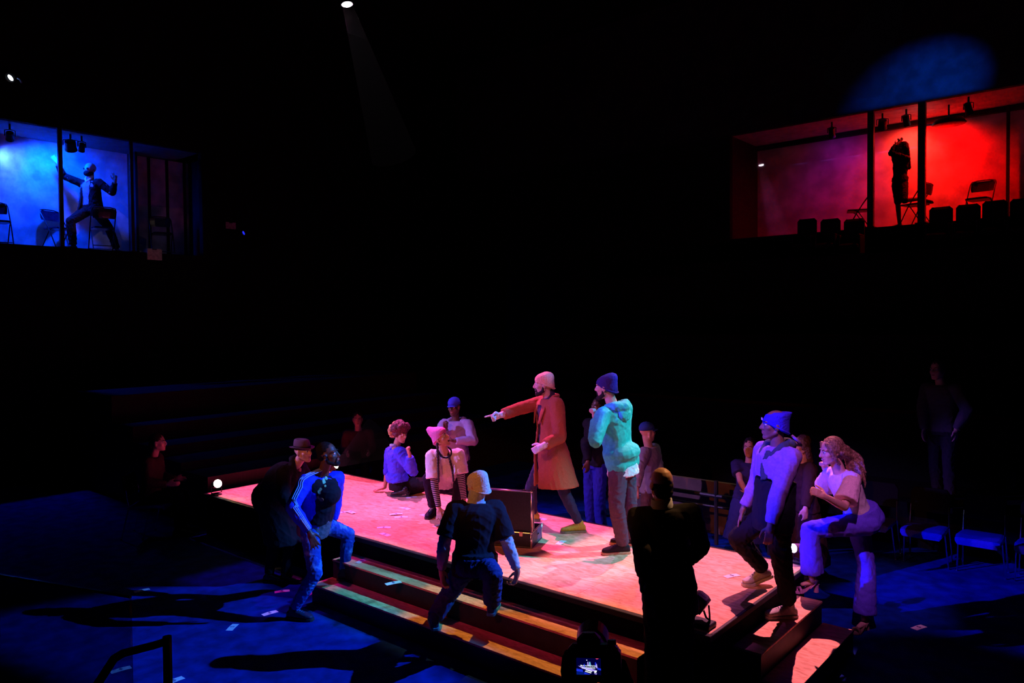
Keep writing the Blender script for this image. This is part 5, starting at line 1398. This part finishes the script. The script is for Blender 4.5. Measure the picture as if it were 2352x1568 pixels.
for q in (((776, 1178), (800, 1175), S, 'pale banknote on the stage, lower of an overlapping pair left of the seated woman'), ((796, 1173), (815, 1179), S+.008, 'pale banknote lying on top of the overlapping pair on the stage'),
          ((917, 1165), (943, 1170), S, 'banknote on the stage below the curly haired woman, above the stacked two'), ((902, 1181), (917, 1180), S+.008, 'short-looking banknote just above another one near the crouching woman'),
          ((906, 1188), (937, 1187), S, 'long banknote lying directly under a shorter-looking one on the stage'), ((966, 1181), (986, 1187), S, 'banknote beside the boot of the crouching woman'),
          ((865, 1212), (898, 1211), S, 'banknote lying straight across the stage, upper of two near the front edge'), ((873, 1224), (896, 1231), S, 'slanting banknote nearest to the stage front edge on the left'),
          ((937, 1143), (953, 1141), S, 'banknote at the edge of the shadow of the seated woman'), ((995, 1210), (1022, 1204), S, 'banknote under the supporting hand of the crouching woman'),
          ((1229, 1189), (1255, 1194), S, 'banknote behind the open suitcase'), ((1279, 1252), (1298, 1240), S, 'blue tinted banknote in the shadow of the overcoat man'),
          ((1662, 1326), (1700, 1319), S, 'banknote on the stage before the grey shoe'), ((818, 1294), (845, 1283), A1, 'banknote on the upper front step beside the blue jeans'),
          ((893, 1341), (914, 1337), A1, 'small grey banknote on the upper front step by its outer edge'),
          ((631, 1306), (660, 1304), F0, 'magenta lit banknote on the floor, highest of those left of the back foot'), ((651, 1338), (676, 1328), F0, 'tilted magenta lit banknote on the floor left of the bent knee'),
          ((640, 1359), (656, 1357), F0, 'magenta lit banknote in the round shadow on the floor'), ((703, 1368), (722, 1358), F0, 'magenta lit banknote beside the left end of the steps'),
          ((602, 1413), (638, 1403), F0, 'bright blue banknote beside the back foot of the blue jacket man'), ((525, 1449), (543, 1432), F0, 'bright blue banknote crossed by a leg shadow on the floor'),
          ((317, 1358), (335, 1354), F0, 'small blue banknote far out on the left floor'), ((256, 1544), (299, 1532), F0, 'large blue banknote by the hand rail with a clear dollar sign'),
          ((391, 1567), (409, 1560), F0, 'blue banknote at the bottom edge beside the hand rail upright'), ((2095, 1446), (2126, 1436), F0, 'folded banknote alone on the dark floor at the right')):
    note(*q)

# ---------------------------------------------------------------- small floor lanterns on the stage corners
def floor_lantern(loc, aim, label, size=.055, ln=.15, col=(1, .95, .8), strength=30, hz=.17, bodym=None):
    r = empty('floor_lantern', loc, label, 'lantern'); d = nrm(aim); a, b = frame_from(d); c = np.array([0, 0, hz]); bm = bodym or METAL
    MB().box((0, 0, .01), (.11, .11, .02), bev=.006).build('base_plate', METAL, r)
    MB().path([c+a*size*1.2, c+a*size*1.2-Z*(hz-.03), c-a*size*1.2-Z*(hz-.03), c-a*size*1.2], .007).build('yoke', METAL, r)
    mb = MB(); mb.tube([(c-d*ln*.6, a*size*.3, b*size*.3), (c-d*ln*.55, a*size*.8, b*size*.8), (c-d*ln*.1, a*size*.95, b*size*.95), (c+d*ln*.4, a*size*1.05, b*size*1.05)], 20); mb.build('housing', bm, r)
    MB().tube([(c+d*(ln*.4+.001), a*size*.98, b*size*.98), (c+d*(ln*.4+.012), a*size*.8, b*size*.8)], 20).build('lens', mat_emit('lit lens %s' % label[:12], col, strength), r)
    return np.array(loc)+c+d*(ln*.4+.05)
q = onz(489, 1136, STAGE)+np.array([.04, .03, 0]); tocam = nrm(CAM-q)
e = floor_lantern((q[0], q[1], STAGE), nrm(tocam+np.array([.35, .25, .15])), 'small lit floor lantern glowing white at the far left corner of the stage', .056, col=(1, .93, .72), strength=14, hz=.145)
spot('floor_lantern_left_light', e, e+np.array([3, .35, -.5]), (1, .62, .22), 7, 60, .8, .03)
q = onz(765, 1093, STAGE)
e = floor_lantern((q[0], q[1], STAGE), (.75, .25, .38), 'floor lantern at the rear left corner of the stage, hidden by the blue jacket man', .05, col=(1, .9, .7), strength=8, hz=.14)
REAR_LAMP = e
spot('floor_lantern_rear_light', e, e+face(1, -.1, .62), (1, .85, .6), 45, 34, 1.0, .03)
spot('floor_lantern_rear_patch', e+np.array([.0, -.0, .12]), e+np.array([.12, -.35, -.3]), (1, .85, .6), 5, 70, .9, .03)
q = onz(1842, 1291, STAGE)+np.array([-.03, -.01, 0])
e = floor_lantern((q[0], q[1], STAGE), face(-1, -.55, .12), 'purple-sheened floor lantern with a white lens at the rear right corner of the stage', .042, .17, (1, 1, .85), 10, .135, mat('violet grey metal', (.22, .13, .22), .4, .1, 20, .05))
spot('floor_lantern_right_light', e, e+face(-1, -.4, .1), (1, .9, .7), 6, 50, .8, .03)
# square LED lantern at the front right corner
q = onz(1606, 1449, STAGE); q[:2] += np.array([-.05, .10]); lr = empty('led_lantern', (q[0], q[1], STAGE), 'boxy lantern with cooling slots on a low stand at the front right stage corner', 'lantern')
MB().box((0, 0, .02), (.22, .13, .04), bev=.006).build('stand', METAL, lr)
d = face(-.75, .45, .55); a = nrm(np.cross(d, Z)); b_ = np.cross(a, d); R4 = np.array([a, d, b_]).T
cc = np.array([0, 0, .175]); hs = MB().box(cc, (.135, .115, .135), mx=R4, bev=.018).build('housing', mat('plum grey case', (.16, .10, .17), .4, .15, 25, .05), lr)
for i in range(4):
    for fc_, sgn in ((a, -1), (a, 1)):
        p = cc+fc_*sgn*.068+d*(-.03+.02*i)-b_*.012; MB().box(p, (.004, .007, .022), mx=R4).build('vent_slot', mat('brassy vent', (.5, .38, .2), .5, .1, 20, 0), hs)
MB().tube([(cc+b_*.067, a*.018, d*.026), (cc+b_*.0695, a*.016, d*.024)], 14).build('emblem', mat('dark emblem', (.10, .04, .16), .5), hs)
for s in (-1, 1): MB().path([np.array([s*.078, 0, .17]), np.array([s*.085, 0, .10]), np.array([s*.085, 0, .04])], .007).build('yoke_arm', METAL, lr)
MB().path([cc-d*.06-b_*.03, cc-d*.10-b_*.06, np.array([.10, -.03, .07]), np.array([.07, -.02, .03])], .008).build('cable', BLACK, lr, smooth=True)

# ---------------------------------------------------------------- stalls chairs
def stall_chair():
    r = empty('stall_chair', (0, 0, 0), '-', 'chair', 'blue padded chairs of the stalls')
    cm = fab('blue seat cloth', (.035, .03, .36), scale=40)
    mb = MB(); rows = []
    for y, wd, z in ((-.245, .19, .42), (-.235, .215, .455), (-.10, .225, .465), (.12, .215, .455), (.20, .20, .45)):
        rows.append(np.array([(-wd, y, z-.05), (wd, y, z-.05), (wd, y, z-.01), (wd*.85, y, z), (-wd*.85, y, z), (-wd, y, z-.01)]))
    mb.loft(rows); mb.build('seat', cm, r, bevel=.008)
    mb = MB(); rows = []
    for z, y, wd in ((.58, .215, .19), (.62, .225, .21), (.80, .255, .21), (.86, .262, .17)):
        rows.append(np.array([(-wd, y, z), (wd, y, z), (wd, y+.03, z), (-wd, y+.03, z)]))
    mb.loft(rows); mb.build('backrest', fab('dark seat back', (.004, .004, .006)), r, bevel=.008)
    for s in (-1, 1):
        l = MB().path([(s*.235, .02, 0), (s*.222, -.02, .20), (s*.21, -.06, .41)], .009).build('leg', CHROME, r); MB().ell((s*.235, .02, .010), (.016, 0, 0), (0, .016, 0), (0, 0, .010), 10, 6).build('foot_glide', CHROME, l, smooth=True)
        l = MB().path([(s*.225, .30, 0), (s*.205, .20, .43), (s*.20, .235, .66)], .009).build('leg', CHROME, r); MB().ell((s*.225, .30, .010), (.014, 0, 0), (0, .014, 0), (0, 0, .010), 10, 6).build('foot_glide', CHROME, l, smooth=True)
    return r
ch = stall_chair()
for i, (x, y, rz, lab) in enumerate(((7.855, 4.62, 0, 'blue seated chair in the right row, nearer the heeled woman of the two bright ones'), (8.405, 4.63, 0, 'blue seated chair in the right row, beside the picture edge, with bright chrome feet'),
        (7.30, 4.62, 0, 'dim blue chair of the right row just behind the heeled woman'), (8.955, 4.64, 0, 'dark chair at the right end of the row, mostly out of the picture'))):
    o = ch if i == 0 else copy_tree(ch); o.location = (x, y, 0); o.rotation_euler = (0, 0, rz); o['label'] = lab

# two seated onlookers in the dark at the left
def seated(label, head_px, D, fc, top_m, chair_lab):
    hd = at(*head_px, D); g = np.array([hd[0], hd[1], 0.0]); fh = nrm(np.array(fc)*[1, 1, 0])
    hip = g-fh*.10+Z*.56; neck = hip+Z*.52+fh*.05; hd = np.array([hd[0], hd[1], neck[2]+.19])+fh*.02
    b = Body(1.0, hip, neck, fc, fc, hd, fc)
    for a, s_ in (('L', 1), ('R', -1)):
        e_ = b.sh[a]-Z*.26+b.hl*s_*.05+fh*.02; w_ = e_+fh*.22-Z*.04-b.hl*s_*.06
        b.arm(a, e_, w_, (fh, Z, 'relax')); kn = hip+b.hl*s_*.11+fh*.42-Z*.03; an = kn-Z*.41-fh*.02; an[2] = .09; b.leg(a, kn, an, fh, 0.0)
    r = person(label, g); body_mesh(b, r, 'light', False, .012); face_parts(b, r)
    garment(b, r, 'jumper', top_m, lambda m: b.top(m, .024, 1.0, lo=-.1), .012, .005); garment(b, r, 'trousers', DARK_TR, lambda m: b.trousers(m, .014, .97), .012, .005)
    hairball(b, r, fab('brown hair dim', (.03, .018, .014)), [((0, -.025, .045), (.086, .100, .092)), ((0, -.075, -.02), (.07, .045, .07))], 'hair', .010, .004, .03)
    shoes(b, r, BLACK_LEATHER, BLACK_SOLE)
    c = copy_tree(ch); c.location = (hip[0], hip[1], 0); c.rotation_euler = (0, 0, math.atan2(fh[1], fh[0])+PI/2); c['label'] = chair_lab
seated('barely lit onlooker seated behind the stage, right of the blue jacket man', (822, 990), 12.6, face(.2, -1), fab('dim wine jumper', (.10, .04, .05)), 'dark chair under the onlooker seated behind the stage')
seated('barely lit onlooker seated in the dark far left of the stage', (360, 1045), 10.3, face(1, .1), fab('dim brown jumper', (.06, .03, .03)), 'dark chair under the onlooker far left of the stage')

# ---------------------------------------------------------------- camera held up in the foreground
def video_camera():
    D = 2.0; c = at(1352, 1530, D); v = nrm(CAM-c); f = nrm(-v*[1, 1, .55]+RH*.06); rr = nrm(np.cross(f, Z)+Z*.035); uu = np.cross(rr, f); R5 = np.array([rr, f, uu]).T
    k = D/FOC
    cb = empty('camera', c, 'black still camera held up in the foreground, its lit screen showing the stage', 'camera')
    bm = mat('black camera body', (.012, .012, .014), .45, .2, 60, .1)
    X = lambda x, y, z: c+R5 @ np.array((x, y, z))
    mb = MB(); mb.box(X(.012, .035, .005), (.135, .06, .095), mx=R5, bev=.012); mb.box(X(.07, .045, .0), (.030, .075, .09), mx=R5, bev=.014); body = mb.build('body', bm, cb, world=True)
    MB().box(X(.0, .04, .060), (.062, .062, .04), mx=R5, bev=.014).build('viewfinder_hump', bm, cb, world=True)
    MB().box(X(0, .004, .055), (.034, .014, .022), mx=R5, bev=.004).build('eyecup', BLACK, cb, world=True)
    MB().tube([(X(.0, .06, .012), rr*.038, uu*.038), (X(.0, .13, .020), rr*.040, uu*.040), (X(.0, .16, .026), rr*.041, uu*.041)], 28).build('lens', bm, cb, world=True)
    MB().tube([(X(.0, .155, .026), rr*.042, uu*.042), (X(.0, .16, .027), rr*.0445, uu*.0445), (X(.0, .225, .042), rr*.0475, uu*.0475), (X(.0, .224, .042), rr*.044, uu*.044), (X(0, .16, .027), rr*.040, uu*.040)], 32, cap=False).build('lens_hood', mat('glossy black hood', (.012, .011, .012), .35, .1, 20, 0), cb, world=True)
    dial = MB().tube([(X(.062, .04, .05), rr*.012, f*.012), (X(.062, .04, .062), rr*.011, f*.011)], 16).build('mode_dial', bm, cb, world=True)
    fr = MB().box(X(0, .0035, 0), (.076, .006, .056), mx=R5, bev=.002).build('screen_frame', BLACK, cb, world=True)
    # the lit screen: a flat picture of the stage, built from coloured patches
    def pg(name, pts, m, dz=.0):
        v = [X(x*k, -.0004-dz, -z*k) for x, z in pts]; MB().add(np.array(v), [tuple(range(len(v)))]).build(name, m, sc, world=True)
    sc = MB().add(np.array([X(-28*k, -.0002, -18*k), X(28*k, -.0002, -18*k), X(28*k, -.0002, 18*k), X(-28*k, -.0002, 18*k)]), [(0, 1, 2, 3)]).build('screen', mat_emit('screen navy', (.0, .0, .035), 1.0), cb, world=True)
    E_ = mat_emit
    bl, li, wh, rd, cy, db = E_('screen blue', (.01, .03, .75), 1), E_('screen lilac', (.45, .35, .95), 1), E_('screen white', (.85, .95, 1), 1.3), E_('screen red', (.9, .06, .15), 1), E_('screen cyan', (.2, .6, .95), 1), E_('screen deep blue', (.0, .01, .2), 1)
    pg('screen_patch', [(-28, 5), (-14, 7), (-13, 12), (-28, 11)], bl, .0002); pg('screen_patch', [(-28, 12), (-10, 12), (-10, 18), (-28, 18)], db, .0002); pg('screen_patch', [(-10, 12), (4, 17), (-10, 17)], bl, .00025)
    pg('screen_patch', [(-24, -1), (6, 4), (18, 8), (10, 10), (-14, 5)], li, .0003); pg('screen_patch', [(16, -17.6), (24, -17.6), (19, -15.5)], rd, .0003)
    for (x, z) in ((-6, 6.5), (-8, 9.5)): pg('screen_patch', [(x, z), (x+14, z+3.5), (x+13, z+5), (x-1, z+1.4)], wh, .0003)
    pg('screen_patch', [(12, 10), (19, 8), (17, 13), (13, 13)], wh, .0003); pg('screen_patch', [(12, 14), (19, 14.5), (18, 16.5), (14, 16)], li, .0003)
    for x, m, t in ((-1.5, li, -10), (3, cy, -10), (16, bl, -9.5), (18, li, -6), (-10, bl, -5)): pg('screen_patch', [(x-1.2, t), (x+1.0, t), (x+2.4, t+9), (x-1.5, t+9)], m, .0003)
    pg('screen_patch', [(20, 2), (28, 4), (28, 8), (20, 6)], bl, .0003); pg('screen_patch', [(-4.8, -14.5), (-3.0, -14.5), (-3.0, -12.6), (-4.8, -12.6)], wh, .0003)
    for txt, z in (('Movie recording has been', -1.6), ('stopped automatically', 2.6)):
        cu = bpy.data.curves.new('t', 'FONT'); cu.body = txt; cu.size = 4.6*k; cu.align_x = 'CENTER'; cu.align_y = 'CENTER'; cu.resolution_u = 2; cu.offset = .03*k
        to = bpy.data.objects.new('t', cu); COL.objects.link(to); dg = bpy.context.evaluated_depsgraph_get(); dg.update()
        me = bpy.data.meshes.new_from_object(to.evaluated_get(dg)); bpy.data.objects.remove(to)
        w_ = max(v.co.x for v in me.vertices)-min(v.co.x for v in me.vertices); s_ = (37 if z < 0 else 30)*k/w_
        for vt in me.vertices: vt.co = Vector(X(vt.co.x*s_, -.0010, vt.co.y*1.0-z*k)-c)
        me.materials.clear(); me.materials.append(wh); o = bpy.data.objects.new('screen_text', me); COL.objects.link(o); o.parent = sc
    st_ = MB(); st_.path([X(-.058, .04, .03), X(-.066, .035, .015), X(-.068, .03, -.02), X(-.062, .03, -.07), X(-.055, .03, -.16)], [.004, .008, .010, .009, .008]); st_.build('neck_strap', fab('black strap', (.02, .015, .015)), cb, world=True, smooth=True)
    MB().path([X(-.064, .035, .018), X(-.054, .03, -.02), X(-.050, .03, -.14)], .004).build('neck_strap', fab('black strap', (.02, .015, .015)), cb, world=True, smooth=True)
    # the photographer, standing below the frame, both hands on the camera
    g = c+v*[1, 1, 0]*.35; g[2] = 0
    hip = g+Z*.93; neck = hip+Z*.50; hd = neck+Z*.19+f*.02
    b = Body(.98, hip, neck, f, f, hd, nrm(f+Z*.3))
    wr = X(.098, .03, -.075); e_ = (b.sh['R']+wr)/2+rr*.10-Z*.10; b.arm('R', e_, wr, (nrm(uu*.75-rr*.30+f*.45), nrm(-f*.4-rr*.6+uu*.3), 'cup'))
    wl = X(-.035, .09, -.10); e_ = (b.sh['L']+wl)/2-rr*.10-Z*.12; b.arm('L', e_, wl, (nrm(uu*.7+f*.5+rr*.25), nrm(-rr), 'cup'))
    for a, s_ in (('L', 1), ('R', -1)):
        an = hip+b.hl*s_*.1; an[2] = .09; b.leg(a, (b.hp[a]+an)/2+f*.03, an, f+b.hl*s_*.2, 0.0)
    r = person('photographer below the picture edge whose dark hands grip the raised camera', g)
    body_mesh(b, r, 'brown', False, .007); face_parts(b, r)
    jm = fab('black rain jacket', (.010, .010, .011), rough=.5)
    garment(b, r, 'jacket', jm, lambda m: b.top(m, .026, .97, lo=-.12), .010, .006); garment(b, r, 'trousers', DARK_TR, lambda m: b.trousers(m, .014, .97), .012, .005)
    gm_ = fab('black gloves', (.012, .012, .013)); glove(b, r, 'R', gm_, 1.1); glove(b, r, 'L', gm_, 1.1)
    hairball(b, r, fab('photographer dark hair', (.01, .009, .009)), [((0, -.025, .045), (.086, .100, .092))], 'hair', .010, .004, .03)
    shoes(b, r, BLACK_LEATHER, BLACK_SOLE)
video_camera()

# ---------------------------------------------------------------- lanterns overhead, notices, haze
def profile(loc, aim, label, lens_r, lens_m):
    r = empty('profile_lantern', loc, label, 'lantern'); d = nrm(aim); a, b = frame_from(d)
    mb = MB(); mb.tube([(-d*.50, a*.06, b*.06), (-d*.46, a*.11, b*.11), (-d*.22, a*.12, b*.12), (-d*.18, a*.085, b*.085), (-d*.02, a*lens_r*1.15, b*lens_r*1.15), (d*.0, a*lens_r*1.15, b*lens_r*1.15)], 24); mb.build('housing', METAL, r)
    MB().tube([(d*.001, a*lens_r, b*lens_r), (d*.012, a*lens_r*.8, b*lens_r*.8)], 24).build('lens', lens_m, r)
    MB().path([-d*.2+a*.15, -d*.2+a*.15+Z*.25, -d*.2-a*.15+Z*.25, -d*.2-a*.15], .012).build('yoke', METAL, r)
    MB().bar(-d*.2+Z*.25, -d*.2+Z*(ZC-loc[2]+.1), .02).build('hanger', METAL, r)
    return r
TOPL = np.array([0.0, 2.51, 7.96])
profile(TOPL, (1.2, .5, -7.4), 'overhead spotlight with a blazing white lens at the top of the picture', .085, mat_emit('blazing lens', (1, .8, 1), 30))
q = onx(24, 178, -5.55)
lw = empty('wall_lantern', q, 'twin wall lantern high on the left with a small blazing blue white lamp', 'lantern')
MB().tube([((-.12, 0, .02), (0, .07, 0), (0, 0, .07)), ((-.02, 0, .0), (0, .085, 0), (0, 0, .085)), ((.0, 0, .0), (0, .085, 0), (0, 0, .085))], 16).build('housing', METAL, lw)
MB().tube([((.002, .0, -.005), nrm((0, .6, -.8))*.055, nrm((0, .8, .6))*.030), ((.012, .0, -.005), nrm((0, .6, -.8))*.045, nrm((0, .8, .6))*.022)], 16).build('lens', mat_emit('blue white lamp', (.75, .92, 1), 12), lw)
MB().path([(.0, .10, .012), (.01, .135, .0), (.01, .16, -.03), (.01, .165, -.06)], [.012, .014, .017, .014]).build('barn_door', mat('blue sheen', (.12, .25, .6), .3), lw, smooth=True)
MB().bar((-.05, .05, .03), (-.15, .05, .03), .02).build('bracket', METAL, lw)
def notice(px, py, wpx, hpx, pl, label):
    p = onx(px, py, LX+.01); k = depth(p)/FOC; r = empty('notice', p, label, 'notice')
    MB().box((0, 0, 0), (.008, wpx*k*1.3, hpx*k)).build('sheet', mat('paper notice', (.5, .42, .44), .8, .2, 20, 0), r); MB().box((.002, 0, hpx*k*.44), (.008, wpx*k*.4, .02)).build('tape_strip', BLACK, r); return p
pn = notice(530, 518, 19, 15, LX, 'small pale notice on the dark wall right of the blue box')
pn2 = notice(355, 584, 26, 26, LX, 'dim square notice on the wall under the right end of the blue box')
p = onx(559, 535, LX+.02); r = empty('indicator_lamp', p, 'tiny glowing blue lamp on the dark wall right of the blue box', 'lamp')
MB().tube([((-.02, 0, 0), (0, .05, 0), (0, 0, .06)), ((.01, 0, 0), (0, .045, 0), (0, 0, .055))], 14).build('housing', METAL, r)
MB().tube([((.011, 0, 0), nrm((0, .5, -.86))*.045, nrm((0, .86, .5))*.022), ((.016, 0, 0), nrm((0, .5, -.86))*.04, nrm((0, .86, .5))*.018)], 14).build('lens', mat_emit('blue indicator', (.01, .02, 1), 1.6), r)
spot('notice_glow', (-3.0, 3.4, 7.0), (LX, 2.4, 4.6), (1, .7, .62), 14, 34, 1.0, .05)

def haze(name, p0, p1, r0, r1, dens, label):
    m = bpy.data.materials.new('haze '+name); m.use_nodes = True; N = m.node_tree.nodes; K = m.node_tree.links; N.remove(N['Principled BSDF'])
    vs = N.new('ShaderNodeVolumeScatter'); vs.inputs['Density'].default_value = dens; vs.inputs['Color'].default_value = (.9, .9, .9, 1)
    K.new(vs.outputs[0], N['Material Output'].inputs['Volume'])
    a, b = frame_from(np.asarray(p1)-np.asarray(p0))
    o = MB().tube([(np.asarray(p0), a*r0, b*r0), (np.asarray(p1), a*r1, b*r1)], 20).build('haze', m)
    return tag(o, label, 'haze', None, 'stuff')
bd = nrm((2.2, .9, -7.4))
haze('top', TOPL+bd*.05, TOPL+bd*2.6, .085, .36, .035, 'faint violet haze under the overhead spotlight')
spot('lantern_beam_violet', TOPL+bd*.03, TOPL+bd*5, (.32, .01, 1.0), 900, 13, .8, .03)
# lantern of the grey beam and the blue one that catches the fascia over the red box
g0, g1 = at(2075, -60, 10.5), at(1960, 190, 10.5)
haze('grey', g0, g1, .10, .42, .03, 'faint grey light beam falling from the top right')
spot('lantern_grey_beam', g0, g1, (.8, .75, .65), 420, 26, .9, .03)
f1 = ony(2120, 190, FY)
spot('lantern_fascia_blue', (10.8, 6.0, 8.6), (f1[0], FY, f1[2]-.15), (.0, .10, 1.0), 7000, 18, 1.0, .05, quad=[(4.2, FY, FZ1+.03), (9.0, FY, FZ1+.03), (9.0, FY, 8.6), (4.2, FY, 8.6)], edge=.004)
l0 = np.array(REAR_LAMP); l1 = l0+face(1, -.1, .62)*.75
haze('rear', l0, l1, .05, .34, .16, 'soft beige glow in front of the rear left floor lantern')
